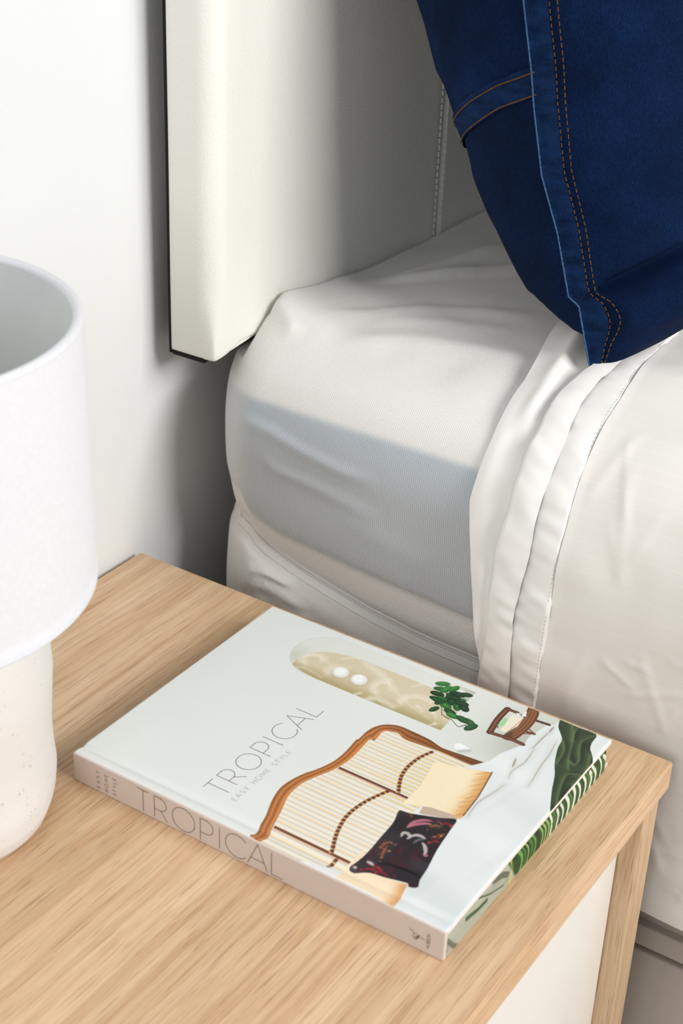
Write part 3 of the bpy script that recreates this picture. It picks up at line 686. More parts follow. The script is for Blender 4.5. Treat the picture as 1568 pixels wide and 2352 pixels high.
# thin strokes for the lettering (unit cap height)
def arc(cx, cy, rx, ry, a0, a1, n=20):
    return [(cx + rx * math.cos(math.radians(a0 + (a1 - a0) * k / n)), cy + ry * math.sin(math.radians(a0 + (a1 - a0) * k / n))) for k in range(n + 1)]
GLYPH = {
    'T': (0.60, [[(0, 1), (0.60, 1)], [(0.30, 1), (0.30, 0)]]),
    'R': (0.62, [[(0, 0), (0, 1), (0.28, 1)] + arc(0.28, 0.70, 0.30, 0.30, 90, -90, 14) + [(0, 0.40)], [(0.30, 0.40), (0.62, 0)]]),
    'O': (1.04, [arc(0.52, 0.5, 0.52, 0.52, 0, 360, 48)]),
    'P': (0.60, [[(0, 0), (0, 1), (0.28, 1)] + arc(0.28, 0.68, 0.32, 0.32, 90, -90, 14) + [(0, 0.36)]]),
    'I': (0.0, [[(0, 0), (0, 1)]]),
    'C': (0.86, [arc(0.52, 0.5, 0.52, 0.52, 42, 318, 36)]),
    'A': (0.86, [[(0, 0), (0.43, 1.03), (0.86, 0)], [(0.135, 0.32), (0.725, 0.32)]]),
    'L': (0.50, [[(0, 1), (0, 0), (0.50, 0)]]),
    'E': (0.52, [[(0.52, 1), (0, 1), (0, 0), (0.52, 0)], [(0, 0.52), (0.45, 0.52)]]),
    'S': (0.56, [[(0.52, 0.86)] + arc(0.28, 0.75, 0.25, 0.25, 40, 250, 12) + arc(0.28, 0.26, 0.28, 0.26, 80, -140, 14)]),
    'Y': (0.70, [[(0, 1), (0.35, 0.48), (0.70, 1)], [(0.35, 0.48), (0.35, 0)]]),
    'H': (0.66, [[(0, 0), (0, 1)], [(0.66, 0), (0.66, 1)], [(0, 0.52), (0.66, 0.52)]]),
    'M': (0.84, [[(0, 0), (0.04, 1), (0.42, 0.3), (0.80, 1), (0.84, 0)]]),
    'B': (0.56, [[(0, 0), (0, 1), (0.28, 1)] + arc(0.28, 0.76, 0.23, 0.24, 90, -90, 10) + [(0, 0.52), (0.30, 0.52)] + arc(0.30, 0.26, 0.27, 0.26, 90, -90, 10) + [(0, 0)]]),
    'N': (0.68, [[(0, 0), (0, 1), (0.68, 0), (0.68, 1)]]),
}
def ribbon(verts, faces, pts, w, O, ex, ey, n, lift, thick=0.00005):
    P = [np.array(p, float) for p in pts]
    base = len(verts); k = len(P)
    closed = np.hypot(*(P[0] - P[-1])) < 1e-6
    for i, p in enumerate(P):
        d0 = P[i] - P[i - 1] if i else (P[-1] - P[-2] if closed else P[1] - P[0])
        d1 = P[i + 1] - P[i] if i < k - 1 else (P[1] - P[0] if closed else P[-1] - P[-2])
        d0 = d0 / (np.hypot(*d0) + 1e-12); d1 = d1 / (np.hypot(*d1) + 1e-12)
        t = d0 + d1; l = np.hypot(*t); t = t / l if l > 1e-6 else d1
        nrm = np.array((-t[1], t[0])); s = w / 2 / max(abs(nrm @ np.array((-d0[1], d0[0]))), 0.45)
        for sg in (1, -1):
            q = p + nrm * s * sg
            verts.append(tuple(O + ex * q[0] + ey * q[1] + n * lift))
    for i in range(k - 1):
        a = base + i * 2; faces.append((a, a + 1, a + 3, a + 2))
def lettering(name, items, w, O, ex, ey, n, mat, parent, lift=0.00012):
    """items: (char, x, y, height) in metres on the plane"""
    verts, faces = [], []
    O, ex, ey, n = (np.array(a, float) for a in (O, ex, ey, n))
    for ch, x, y, h in items:
        for s in GLYPH[ch][1]:
            ribbon(verts, faces, [(x + a * h, y + b_ * h) for a, b_ in s], w, O, ex, ey, n, lift)
    return put(name, mesh(name, verts, faces), mat, parent)

bk = empty('hardcover_book', (U0 + BW / 2, V0 + BL / 2, H))
tag(bk, 'large white hardcover home style book lying face up on the oak bedside table', 'book')
M_cover, nt, b = attr_mat('printed_cover', 'print', 0.30, 0.45)
M_tail, _, _ = attr_mat('printed_leaf_edge', 'print', 0.45, 0.3)
M_spine = plain('spine_paper', (212, 198, 188), 0.45, 0.015, 90, 0.05, 0.0002, 900, spec=0.35)
M_board = plain('cover_board_edge', (236, 224, 218), 0.5, 0.02, 60)
M_pages = plain('page_edges', (240, 238, 232), 0.7, 0.04, 300)
M_ink = plain('brown_grey_ink', (128, 116, 108), 0.5, 0.02)
M_ink2 = plain('pale_grey_ink', (196, 198, 195), 0.5, 0.02)
M_ink3 = plain('spine_ink', (150, 134, 124), 0.5, 0.02)
# front cover: printed skin over the board, hinge groove beside the spine
nu, nv = 600, 760
uu = np.linspace(0, BW, nu); vv = np.linspace(0, BL, nv)
gro = -0.0011 * np.exp(-((uu - 0.0082) / 0.0026) ** 2)
edge = -0.0006 * sstep(0.0012, 0.0, uu) - 0.0005 * sstep(BW - 0.0011, BW, uu)
edv = -0.0005 * sstep(0.0011, 0.0, vv) - 0.0005 * sstep(BL - 0.0011, BL, vv)
V = np.zeros((nv, nu, 3)); V[..., 0] = U0 + uu[None, :]; V[..., 1] = V0 + vv[:, None]
V[..., 2] = H + BT + gro[None, :] + edge[None, :] + edv[:, None]
me = grid_mesh('front_cover', V); set_attr(me, 'print', lin(np.clip(paint_cover(), 0, 255)))
fc = put('front_cover', me, M_cover, bk)
# the board under the printed skin, its hinge notch and the rest of the case
def slab(name, prof, y0, y1, mat, parent):
    n = len(prof); verts = [(x, y, z) for y in (y0, y1) for x, z in prof]
    faces = [(i, (i + 1) % n, n + (i + 1) % n, n + i) for i in range(n)] + [tuple(range(n))[::-1], tuple(range(n, 2 * n))]
    me = mesh(name, verts, faces); bm = bmesh.new(); bm.from_mesh(me); bmesh.ops.recalc_face_normals(bm, faces=bm.faces); bm.to_mesh(me); bm.free()
    return put(name, me, mat, parent)
zt = H + BT - 0.00055
pr = [(U0 + 0.0002, zt)] + [(U0 + x, zt - 0.0011 * math.exp(-((x - 0.0082) / 0.0026) ** 2)) for x in np.linspace(0.002, 0.0145, 14)] + [(U0 + BW - 0.0002, zt), (U0 + BW - 0.0002, zt - 0.0026), (U0 + 0.0145, zt - 0.0026), (U0 + 0.0082, zt - 0.0034), (U0 + 0.0002, zt - 0.0030)]
slab('cover_board', pr, V0 + 0.0002, V0 + BL - 0.0002, M_board, fc)
box('spine', U0 - 0.0006, U0 + 0.0026, V0, V0 + BL, H, H + BT - 0.0004, M_spine, bk, 0.0007, 3)
box('back_cover', U0 + 0.002, U0 + BW, V0 + 0.0004, V0 + BL, H, H + 0.0028, M_spine, bk, 0.0005, 2)
pg = box('page_block', U0 + 0.0026, U0 + BW - 0.004, V0 + 0.0012, V0 + BL - 0.003, H + 0.0028, H + BT - 0.0031, M_pages, bk, 0.0003, 1)
nu, nv = 640, 56
uu = np.linspace(0.0030, BW - 0.0016, nu); vv = np.linspace(0.0002, 0.0160, nv)
V = np.zeros((nv, nu, 3)); V[..., 0] = U0 + uu[None, :]
V[..., 1] = V0 + 0.0002 + 0.0007 * sstep(0.010, 0.0165, vv)[:, None] + 0.0022 * sstep(BW - 0.006, BW - 0.0016, uu)[None, :]
V[..., 2] = H + vv[:, None] + 0 * uu[None, :]
me = grid_mesh('leaf_print', V); set_attr(me, 'print', lin(np.clip(paint_tail(), 0, 255)))
put('leaf_print', me, M_tail, pg)
mm = 0.001
UV = lambda u, v: (u * mm, v * mm)
T = []
for ch, x, h in (('T', 19.0, 14.7), ('R', 31.6, 14.8), ('O', 45.0, 14.2), ('P', 63.7, 14.8), ('I', 76.7, 14.9), ('C', 81.2, 14.6), ('A', 95.6, 14.9), ('L', 111.4, 15.0)):
    T.append((ch, x * mm, (155.7 + (0.3 if ch in 'OC' else 0)) * mm, h * mm))
lettering('cover_title', T, 0.00040, (U0, V0, H + BT), (1, 0, 0), (0, 1, 0), (0, 0, 1), M_ink, fc)
def spaced(text, x0, x1, y, h):
    w = [GLYPH[c][0] * h if c != ' ' else 0.55 * h for c in text]
    gap = (x1 - x0 - sum(w)) / (len(text) - 1); x = x0; o = []
    for c, ww in zip(text, w):
        if c != ' ': o.append((c, x, y, h))
        x += ww + gap
    return o
lettering('cover_subtitle', spaced('EASY HOME STYLE', 0.0198, 0.0742, 0.1478, 0.0034), 0.00036, (U0, V0, H + BT), (1, 0, 0), (0, 1, 0), (0, 0, 1), M_ink2, fc)
# spine lettering: runs from head to tail, caps towards the front cover
S = []
for ch, x, h in (('T', 48.2, 14.9), ('R', 60.9, 14.9), ('O', 73.9, 15.4), ('P', 93.8, 15.0), ('I', 107.2, 14.9), ('C', 111.4, 15.2), ('A', 126.6, 15.3), ('L', 142.6, 14.9)):
    S.append((ch, x * mm, 2.2 * mm, h * mm))
HEAD = V0 + BL
sp_ = [c for c in bk.children if c.name.startswith('spine')][0]
lettering('spine_title', S, 0.00062, (U0 - 0.0006, HEAD, H), (0, -1, 0), (0, 0, 1), (-1, 0, 0), M_ink3, sp_)
sm = []
for word, x in (('EASY', 20.2), ('HOME', 26.4), ('STYLE', 32.6)):
    sm += [(c, a, b_ - x * mm, h) for c, a, b_, h in spaced(word, 0.0030, 0.0150 if word != 'STYLE' else 0.0155, 0.0, 0.0024)]
lettering('spine_subtitle', sm, 0.00034, (U0 - 0.0006, HEAD, H), (0, 0, 1), (0, 1, 0), (-1, 0, 0), M_ink3, sp_)
lettering('spine_imprint', [(c, a, b_ - 0.2425, h) for c, a, b_, h in spaced('HOBSON', 0.0042, 0.0138, 0.0, 0.0019)], 0.00032, (U0 - 0.0006, HEAD, H), (0, 0, 1), (0, 1, 0), (-1, 0, 0), M_ink3, sp_)
verts, faces = [], []
ORG = tuple(np.array(a, float) for a in ((U0 - 0.0006, HEAD, H), (0, -1, 0), (0, 0, 1), (-1, 0, 0)))
for s, w in (([(230.2, 12.2), (230.9, 11.0), (231.6, 11.4), (232.4, 10.6), (232.8, 9.2), (232.2, 7.6), (233.2, 6.4), (234.6, 6.6), (235.4, 8.0), (235.2, 9.6), (234.0, 10.4), (233.0, 9.6)], 0.0004),
             ([(234.2, 6.2), (235.0, 8.4), (236.2, 9.4), (237.8, 9.0), (239.4, 8.6)], 0.0005), ([(233.4, 7.2), (234.4, 8.6), (235.2, 7.2)], 0.0006), ([(236.4, 10.4), (235.8, 9.2), (236.0, 7.8)], 0.0005)):
    ribbon(verts, faces, [(a * mm, b_ * mm) for a, b_ in smooth_poly(s, 4)], w, *ORG, 0.00012)
put('spine_emblem', mesh('spine_emblem', verts, faces), M_ink3, sp_)

# ------------------------------------------------------------------ headboard
M_leather, nt, b = new_mat('ivory_leatherette')
v = coords(nt)
vr = N(nt, 'ShaderNodeTexVoronoi'); vr.inputs['Scale'].default_value = 620; nt.links.new(v, vr.inputs['Vector'])
nt.links.new(ramp(nt, noise_tex(nt, v, 9, 2), [(0.3, L4(232, 231, 223)), (0.7, L4(236, 235, 228))]), b.inputs['Base Color'])
b.inputs['Roughness'].default_value = 0.45; b.inputs['Specular IOR Level'].default_value = 0.4
bump(nt, b, vr.outputs['Distance'], 0.25, 0.0006)
M_black = plain('black_backing_cloth', (14, 14, 15), 0.95, 0.1, 200)
M_thread = plain('pale_thread', (196, 195, 187), 0.8, 0.03)
HX0, HX1, HYF, HYB, HZ0, HZ1 = 0.0262, 1.52, -0.0500, -0.0110, 0.1550 + H, 1.22
hb = empty('headboard', ((HX0 + HX1) / 2, -0.03, H + 0.16))
tag(hb, 'ivory leatherette padded headboard with black back fixed against the white wall', 'headboard')
SEAM = 0.322
path = [(HX0 + 0.0008, HYB)] + [(HX0, HYB - 0.002)] + [(HX0, y) for y in np.linspace(HYB - 0.005, HYF + 0.016, 5)]
path += [(HX0 + 0.015 - 0.015 * math.cos(a), HYF + 0.015 - 0.015 * math.sin(a)) for a in np.linspace(0.1, math.pi / 2, 9)]
for x in np.r_[np.linspace(HX0 + 0.03, SEAM - 0.012, 14), SEAM + np.array([-0.008, -0.005, -0.003, -0.0015, 0, 0.0015, 0.003, 0.005, 0.008]), np.linspace(SEAM + 0.012, HX1 - 0.03, 40)]:
    path.append((x, HYF + 0.0026 * math.exp(-((x - SEAM) / 0.0028) ** 2) - 0.0008 * math.exp(-((abs(x - SEAM) - 0.010) / 0.006) ** 2)))
path += [(HX1 - 0.015 + 0.015 * math.sin(a), HYF + 0.015 - 0.015 * math.cos(a)) for a in np.linspace(0, math.pi / 2, 9)] + [(HX1, HYB)]
path = np.array(path)
zrow = np.r_[HZ0 + np.array([0, 0.0006, 0.0016, 0.0035, 0.007]), np.linspace(HZ0 + 0.012, HZ1 - 0.02, 60), HZ1 - 0.010, HZ1 - 0.004, HZ1]
V = np.zeros((len(zrow), len(path), 3))
cx, cy = (HX0 + HX1) / 2, HYB
for i, z in enumerate(zrow):
    d = min(z - HZ0, HZ1 - z); inset = 0.0022 * (1 - math.sqrt(max(0, 1 - (1 - min(d / 0.003, 1)) ** 2)))
    V[i, :, 0] = path[:, 0] + np.clip((cx - path[:, 0]) * 50, -1, 1) * inset * np.where(np.abs(path[:, 0] - cx) > (HX1 - HX0) / 2 - 0.02, 1, 0)
    V[i, :, 1] = np.minimum(path[:, 1] + inset, HYB) + 0.0009 * noise(path[:, 0] * 9, np.full(len(path), z * 7), 5)
    V[i, :, 2] = z
    kc = 0.75 * (1 - float(sstep(0.004, 0.05, z - HZ0)))
    near = (path[:, 0] < HX0 + 0.016) & (path[:, 1] < HYF + 0.016)
    V[i, :, 0] += np.where(near, (HX0 - path[:, 0]) * kc * sstep(HX0 + 0.0150, HX0 + 0.004, path[:, 0]), 0)
    V[i, :, 1] += np.where(near, (HYF - path[:, 1]) * kc * sstep(HYF + 0.0150, HYF + 0.004, path[:, 1]), 0)
    # the cloth is pulled in a little between corner and middle along the bottom edge
    if i < 12:
        lift = 0.007 * sstep(HX0 + 0.006, HX0 + 0.032, path[:, 0]) * (1 - i / 12)
        V[i, :, 2] += lift
me = grid_mesh('padding', V)
bm = bmesh.new(); bm.from_mesh(me); bm.verts.ensure_lookup_table(); npth = len(path)
bm.faces.new([bm.verts[k] for k in range(npth)][::-1]); bm.faces.new([bm.verts[(len(zrow) - 1) * npth + k] for k in range(npth)])
bm.to_mesh(me); bm.free()
pad = put('padding', me, M_leather, hb)
for dx in (-0.0052, 0.0052):
    verts, faces = [], []
    z = HZ0 + 0.01
    while z < HZ1 - 0.02:
        k = len(verts); x = SEAM + dx; y = HYF - 0.0012
        for zz2, t in ((z, 0), (z + 0.0042, 0)):
            verts += [(x - 0.0005, y + 0.0008, zz2), (x, y - 0.0003, zz2 + 0.0002), (x + 0.0005, y + 0.0008, zz2)]
        faces += [(k, k + 3, k + 4, k + 1), (k + 1, k + 4, k + 5, k + 2)]
        z += 0.0054
    put('seam_stitching', mesh('seam_stitching', verts, faces), M_thread, pad)
box('backing_board', HX0 - 0.0003, HX1 - 0.002, HYB - 0.0006, -0.0092, HZ0 - 0.002, HZ1 - 0.002, M_black, hb, 0.0012, 2)
box('dust_cloth', HX0 + 0.0006, HX1 - 0.01, HYF + 0.010, HYB, HZ0 - 0.0030, HZ0 + 0.012, M_black, hb, 0.001, 1)
for x in (0.42, 1.18):
    box('added_support_strut', x - 0.03, x + 0.03, -0.0080, 0.0055, 0.0, H + 0.45, M_black, hb, 0.002, 1)  # unseen floor struts behind the headboard, added so it does not float

# ------------------------------------------------------------------ bed base
M_base = plain('taupe_base_fabric', (190, 180, 170), 0.7, 0.02, 50, 0.12, 0.0005, 700, spec=0.25)
bb = empty('storage_bed', (0.75, -1.0, 0.0))
tag(bb, 'taupe storage bed base with a flat side rail under the mattress', 'bed base')
box('deck', 0.052, 1.46, -1.96, -0.03, H - 0.196, H - 0.136, M_base, bb, 0.003, 2)
box('side_rail', 0.045, 0.075, -1.97, -0.03, H - 0.1955, H - 0.1775, M_base, bb, 0.0014, 2)
box('lower_panel', 0.044, 1.47, -1.97, -0.03, 0.03, H - 0.1995, M_base, bb, 0.0022, 3)
box('plinth', 0.07, 1.44, -1.94, -0.05, 0.0, 0.032, M_black, bb, 0.001, 1)

# ------------------------------------------------------------------ mattress in its zipped protector
def crom(P, n):
    P = np.asarray(P, float); out = []
    for i in range(len(P) - 1):
        p0, p1, p2, p3 = P[max(i - 1, 0)], P[i], P[i + 1], P[min(i + 2, len(P) - 1)]
        for k in range(n):
            t = k / n
            out.append(0.5 * ((2 * p1) + (-p0 + p2) * t + (2 * p0 - 5 * p1 + 4 * p2 - p3) * t * t + (-p0 + 3 * p1 - 3 * p2 + p3) * t ** 3))
    out.append(P[-1]); return np.array(out)
ZY = [0.00, -0.0684, -0.0783, -0.0944, -0.1149, -0.1366, -0.1747, -0.2117, -0.2405, -0.2649, -0.40, -1.9]
ZZ = [0.030, 0.0272, 0.0205, 0.0135, 0.0068, 0.0018, -0.0057, -0.0106, -0.0122, -0.0137, -0.016, -0.016]
GY = [0.00, -0.063, -0.0766, -0.1017, -0.1393, -0.1794, -0.2319, -0.264, -1.9]
GZ = [0.060, 0.0537, 0.0405, 0.0325, 0.0290, 0.0255, 0.0222, 0.0204, 0.018]
YB, RC = -0.030, 0.054
yv = np.r_[np.linspace(-1.93, -0.45, 60), np.linspace(-0.44, -0.27, 24), np.linspace(-0.267, -0.090, 110), YB - RC * (1 - np.sin(np.linspace(0.02, math.pi / 2 - 0.02, 40)))]
def matt_profile(y):
    zp = float(np.interp(-y, [-a for a in ZY], ZZ)); zg = float(np.interp(-y, [-a for a in GY], GZ))
    q = [(0.056, -0.136), (0.040, -0.118), (0.0315, -0.085), (0.029, -0.055), (0.0315, zp - 0.022), (0.0365, zp - 0.009), (0.0405, zp - 0.0015), (0.0415, zp + 0.003), (0.0385, zp + 0.010),
         (0.0335, zg + 0.001), (0.0295, zg + 0.014), (0.0275, 0.085), (0.0275, 0.105), (0.0300, 0.122), (0.0345, 0.137), (0.0450, 0.1515), (0.062, 0.1625), (0.086, 0.1705), (0.12, 0.1750), (0.16, 0.1768), (0.22, 0.1775), (0.32, 0.1775)]
    c = crom(q, 9)
    return np.vstack([c, [(x, 0.1775) for x in np.linspace(0.36, 1.36, 18)], [(1.40, 0.172), (1.43, 0.15), (1.44, 0.10), (1.44, -0.10), (1.42, -0.136)]])
rows = []; tone = []
for y in yv:
    c = matt_profile(y)
    x, z = c[:, 0].copy(), c[:, 1].copy()
    zg = float(np.interp(-y, [-a for a in GY], GZ))
    dy = max(0.0, y - (YB - RC)); sh_ = RC - math.sqrt(max(RC * RC - dy * dy, 0))
    left = x < 0.7
    # head end: bunched up against the headboard, a pinched corner
    wy = float(sstep(-0.120, -0.056, y))
    z = z + wy * 0.0150 * np.exp(-(np.abs(x - 0.090) / np.where(x < 0.090, 0.020, 0.036)) ** 1.4) * left - wy * 0.007 * sstep(0.15, 0.22, x) * left
    x = np.where(left, x + sh_, x - sh_)
    yy = np.full_like(x, y)
    top = sstep(0.150, 0.172, z) * left
    # folds on top (lines in x, y)
    f = 0.0040 * ridge(x, yy, [(0.178, -0.074), (0.205, -0.099), (0.232, -0.120), (0.262, -0.146), (0.30, -0.18)], 0.0085, 0.35)
    f += 0.0030 * ridge(x, yy, [(0.19, -0.075), (0.219, -0.090), (0.268, -0.104), (0.322, -0.121)], 0.007)
    f += 0.0030 * ridge(x, yy, [(0.09, -0.084), (0.113, -0.097), (0.156, -0.141), (0.198, -0.220)], 0.011, -0.3)
    f += 0.0022 * ridge(x, yy, [(0.078, -0.110), (0.105, -0.150), (0.118, -0.200), (0.125, -0.25)], 0.010)
    f += 0.0018 * ridge(x, yy, [(0.115, -0.120), (0.142, -0.160), (0.16, -0.215)], 0.008)
    f += 0.0040 * ridge(x, yy, [(0.092, -0.052), (0.083, -0.068), (0.071, -0.086)], 0.0045)
    z = z + f * top * (1 - 0.5 * sstep(-0.25, -0.28, y))
    z = z + top * 0.0012 * noise(x * 28, yy * 34, 2)
    side = sstep(0.150, 0.128, z) * left
    g = 0.0026 * ridge(yy, z, [(-0.058, 0.120), (-0.095, 0.1175), (-0.124, 0.1105), (-0.153, 0.106), (-0.185, 0.105)], 0.0050, 0.3)
    g += 0.0026 * ridge(yy, z, [(-0.088, 0.098), (-0.1028, 0.0905), (-0.125, 0.0885), (-0.154, 0.0845), (-0.190, 0.078)], 0.0045, 0.3)
    g += 0.0016 * ridge(yy, z, [(-0.15, 0.070), (-0.20, 0.060), (-0.24, 0.055)], 0.007)
    low = sstep(zg - 0.03, zg - 0.05, z)
    g += 0.0034 * ridge(yy, z, [(-0.070, -0.004), (-0.088, 0.0005), (-0.115, -0.004)], 0.0032)
    g += 0.0034 * ridge(yy, z, [(-0.064, -0.014), (-0.092, -0.0105), (-0.130, -0.018)], 0.0034)
    g += 0.0026 * ridge(yy, z, [(-0.075, -0.026), (-0.105, -0.022), (-0.14, -0.030)], 0.0036)
    g += 0.0007 * noise(yy * 22, z * 26, 6)
    x = x - g * side
    # below the headboard the body bulges on towards the wall, above it is held back
    cap = 0.1505 + 0.04 * (1 - float(sstep(-0.0545, -0.0515, y)))
    z = np.minimum(z, cap)
    if y < -0.255:
        k = float(sstep(-0.258, -0.275, y)); x = x + 0.004 * k * left; z = z - 0.003 * k * sstep(0.12, 0.16, z)
    rows.append(np.c_[x, yy, z + H])
    # cooler grey of the mattress border showing through the thin cover
    gt = sstep(zg - 0.004, zg + 0.010, c[:, 1]) * (1 - sstep(0.131, 0.138, c[:, 1])) * left
    gt = gt * (0.5 + 0.5 * float(sstep(-0.055, -0.085, y)))
    tone.append(np.c_[gt, sstep(0.09, 0.132, c[:, 1]), np.zeros_like(gt)])
V = np.array(rows); tone = np.array(tone)
M_prot, nt, b = new_mat('mattress_protector_mesh')
a = N(nt, 'ShaderNodeAttribute'); a.attribute_name = 'tone'
sep = N(nt, 'ShaderNodeSeparateColor'); nt.links.new(a.outputs['Color'], sep.inputs[0])
tc = N(nt, 'ShaderNodeTexCoord'); sx = N(nt, 'ShaderNodeSeparateXYZ'); nt.links.new(tc.outputs['Object'], sx.inputs[0])
k = 2 * math.pi / 0.0021
uu_ = math_n(nt, 'ADD', sx.outputs['Y'], 0.0); vv_ = math_n(nt, 'ADD', sx.outputs['Z'], math_n(nt, 'MULTIPLY', sx.outputs['X'], 0.9))
s1 = math_n(nt, 'SINE', math_n(nt, 'MULTIPLY', math_n(nt, 'ADD', uu_, vv_), k * 0.7071))
s2 = math_n(nt, 'SINE', math_n(nt, 'MULTIPLY', math_n(nt, 'SUBTRACT', uu_, vv_), k * 0.7071))
lat = math_n(nt, 'MULTIPLY', s1, s2)
hole = ramp(nt, lat, [(0.25, (0, 0, 0, 1)), (0.62, (1, 1, 1, 1))])
grey = mix(nt, L4(193, 196, 198), L4(194, 202, 209), sep.outputs['Green'])
dark = mix(nt, L4(150, 155, 159), L4(160, 170, 179), sep.outputs['Green'])
gcol = mix(nt, grey, dark, hole)
wcol = mix(nt, L4(236, 234, 230), L4(226, 223, 218), hole)
nt.links.new(mix(nt, wcol, gcol, sep.outputs['Red']), b.inputs['Base Color'])
b.inputs['Roughness'].default_value = 0.85; b.inputs['Specular IOR Level'].default_value = 0.15
bump(nt, b, lat, 0.35, 0.00035)
mt = empty('mattress', (0.75, -1.0, H - 0.136))
tag(mt, 'thick mattress in a white mesh protector with grey border and zip', 'mattress')
me = grid_mesh('protector_cover', V, flip=True); set_attr(me, 'tone', tone)
bm = bmesh.new(); bm.from_mesh(me); bm.verts.ensure_lookup_table(); n0, n1 = V.shape[:2]
bm.faces.new([bm.verts[k2] for k2 in range(n1)]); bm.faces.new([bm.verts[(n0 - 1) * n1 + k2] for k2 in range(n1)][::-1])
bm.to_mesh(me); bm.free()
pc = put('protector_cover', me, M_prot, mt)
M_zip = plain('zip_tape', (222, 219, 216), 0.6, 0.02, 200)
def side_x(y, z):
    c = V[np.abs(yv - y).argmin()]; i = np.where(c[:, 0] < 0.7)[0]; zz3 = c[i, 2] - H; o = np.argsort(zz3)
    return float(np.interp(z, zz3[o], c[i, 0][o]))
for off, rad in ((0.0022, 0.00085), (0.0002, 0.0007), (-0.0055, 0.00045)):
    pts = []
    for y in np.linspace(-0.055, -0.36, 70):
        z = float(np.interp(-y, [-q for q in ZY], ZZ)) + off; pts.append((side_x(y, z) - rad * 0.25, y, z + H))
    tube('zip_teeth' if rad > 0.0008 else 'zip_tape', pts, rad, M_zip, pc)

# ------------------------------------------------------------------ sheets
SP = np.array([(1.45, 0.100), (1.44, 0.150), (1.40, 0.180), (0.80, 0.185), (0.60, 0.185), (0.45, 0.185), (0.34, 0.185), (0.26, 0.185), (0.20, 0.185), (0.155, 0.184), (0.12, 0.182), (0.075, 0.172), (0.045, 0.152), (0.028, 0.125), (0.020, 0.09), (0.018, 0.04), (0.020, -0.02), (0.022, -0.08), (0.024, -0.142)])
SC = crom(SP[3:], 14); SL = np.r_[0, np.cumsum(np.hypot(*np.diff(SC, axis=0).T))]
sN = np.r_[np.linspace(0, 0.42, 30), np.linspace(0.422, SL[-1], 330)]
SX = np.interp(sN, SL, SC[:, 0]); SZ = np.interp(sN, SL, SC[:, 1])
tx, tz = np.gradient(SX, sN), np.gradient(SZ, sN); l_ = np.hypot(tx, tz); NX, NZ = tz / l_, -tx / l_
SXc = np.r_[1.44, 1.42, SX[1:]]
def sheet(name, y0, y1, ny, mat, parent, disp, edge=None, curl=0.0):
    """surface over the side of the bed between hem lines y0(s) and y1(s)"""
    t = np.linspace(0, 1, ny) ** 1.0
    Y0 = y0(sN) if callable(y0) else np.full(len(sN), y0); Y1 = y1(sN) if callable(y1) else np.full(len(sN), y1)
    Y = Y0[:, None] + (Y1 - Y0)[:, None] * t[None, :]
    S = np.repeat(sN[:, None], ny, 1)
    D = disp(S, Y, t[None, :])
    Vv = np.stack([SX[:, None] + NX[:, None] * D, Y, H + SZ[:, None] + NZ[:, None] * D], -1)
    me = grid_mesh(name, Vv, flip=False)
    at = me.attributes.new('fabric', 'FLOAT_VECTOR', 'POINT')
    at.data.foreach_set('vector', np.stack([S, Y, 0 * S], -1).astype(np.float32).reshape(-1))
    return put(name, me, mat, parent)
M_under = plain('plain_white_cotton', (234, 231, 227), 0.85, 0.01, 30, 0.1, 0.0003, 1200, spec=0.15, sheen=0.15)
M_stripe, nt, b = new_mat('white_striped_cotton')
a = N(nt, 'ShaderNodeAttribute'); a.attribute_name = 'fabric'
sx = N(nt, 'ShaderNodeSeparateXYZ'); nt.links.new(a.outputs['Vector'], sx.inputs[0])
fr = math_n(nt, 'FRACT', math_n(nt, 'MULTIPLY', sx.outputs['X'], 1 / 0.0175))
ln = ramp(nt, fr, [(0.0, (1, 1, 1, 1)), (0.045, (0, 0, 0, 1)), (0.40, (0, 0, 0, 1)), (0.43, (0.7, 0.7, 0.7, 1)), (0.46, (0, 0, 0, 1))])
nt.links.new(mix(nt, L4(232, 228, 222), L4(238, 235, 230), ln), b.inputs['Base Color'])
b.inputs['Roughness'].default_value = 0.8; b.inputs['Specular IOR Level'].default_value = 0.2; b.inputs['Sheen Weight'].default_value = 0.12
bump(nt, b, noise_tex(nt, coords(nt), 1300, 2), 0.1, 0.0003)
M_band = plain('white_sateen_band', (240, 237, 233), 0.6, 0.01, 30, 0.05, 0.0002, 1200, spec=0.3, sheen=0.15)

us = empty('bed_sheet', (0.75, -0.5, H - 0.03))
tag(us, 'plain white sheet layer peeking out under the striped sheet hem', 'sheet')
def under_edge(s):
    return np.interp(s, [0, 0.55, 0.60, 0.629, 0.68, 0.713, 0.764, 0.803, 0.834, 0.87, 0.913, 0.96, 1.0, 1.08], [-0.225, -0.225, -0.228, -0.236, -0.248, -0.2545, -0.257, -0.2552, -0.262, -0.268, -0.276, -0.281, -0.284, -0.29]) 
def under_disp(S, Y, t):
    d = 0.0012 + 0.0018 * np.exp(-((Y + 0.262) / 0.008) ** 2)
    d = d + 0.0065 * np.exp(-((S - 0.640) / 0.030) ** 2) * np.exp(-((Y + 0.252) / 0.014) ** 2)
    d = d + 0.0050 * ridge(S, Y, [(0.58, -0.255), (0.65, -0.264), (0.70, -0.269), (0.76, -0.276)], 0.0060)
    d = d + 0.0016 * noise(S * 40, Y * 55, 11) * sstep(-0.262, -0.272, Y)
    d = d + 0.0035 * sstep(0.81, 0.86, S) * np.exp(-((Y + 0.272) / 0.006) ** 2)
    return d
sheet('sheet_panel', under_edge, -0.305, 70, M_under, us, under_disp)

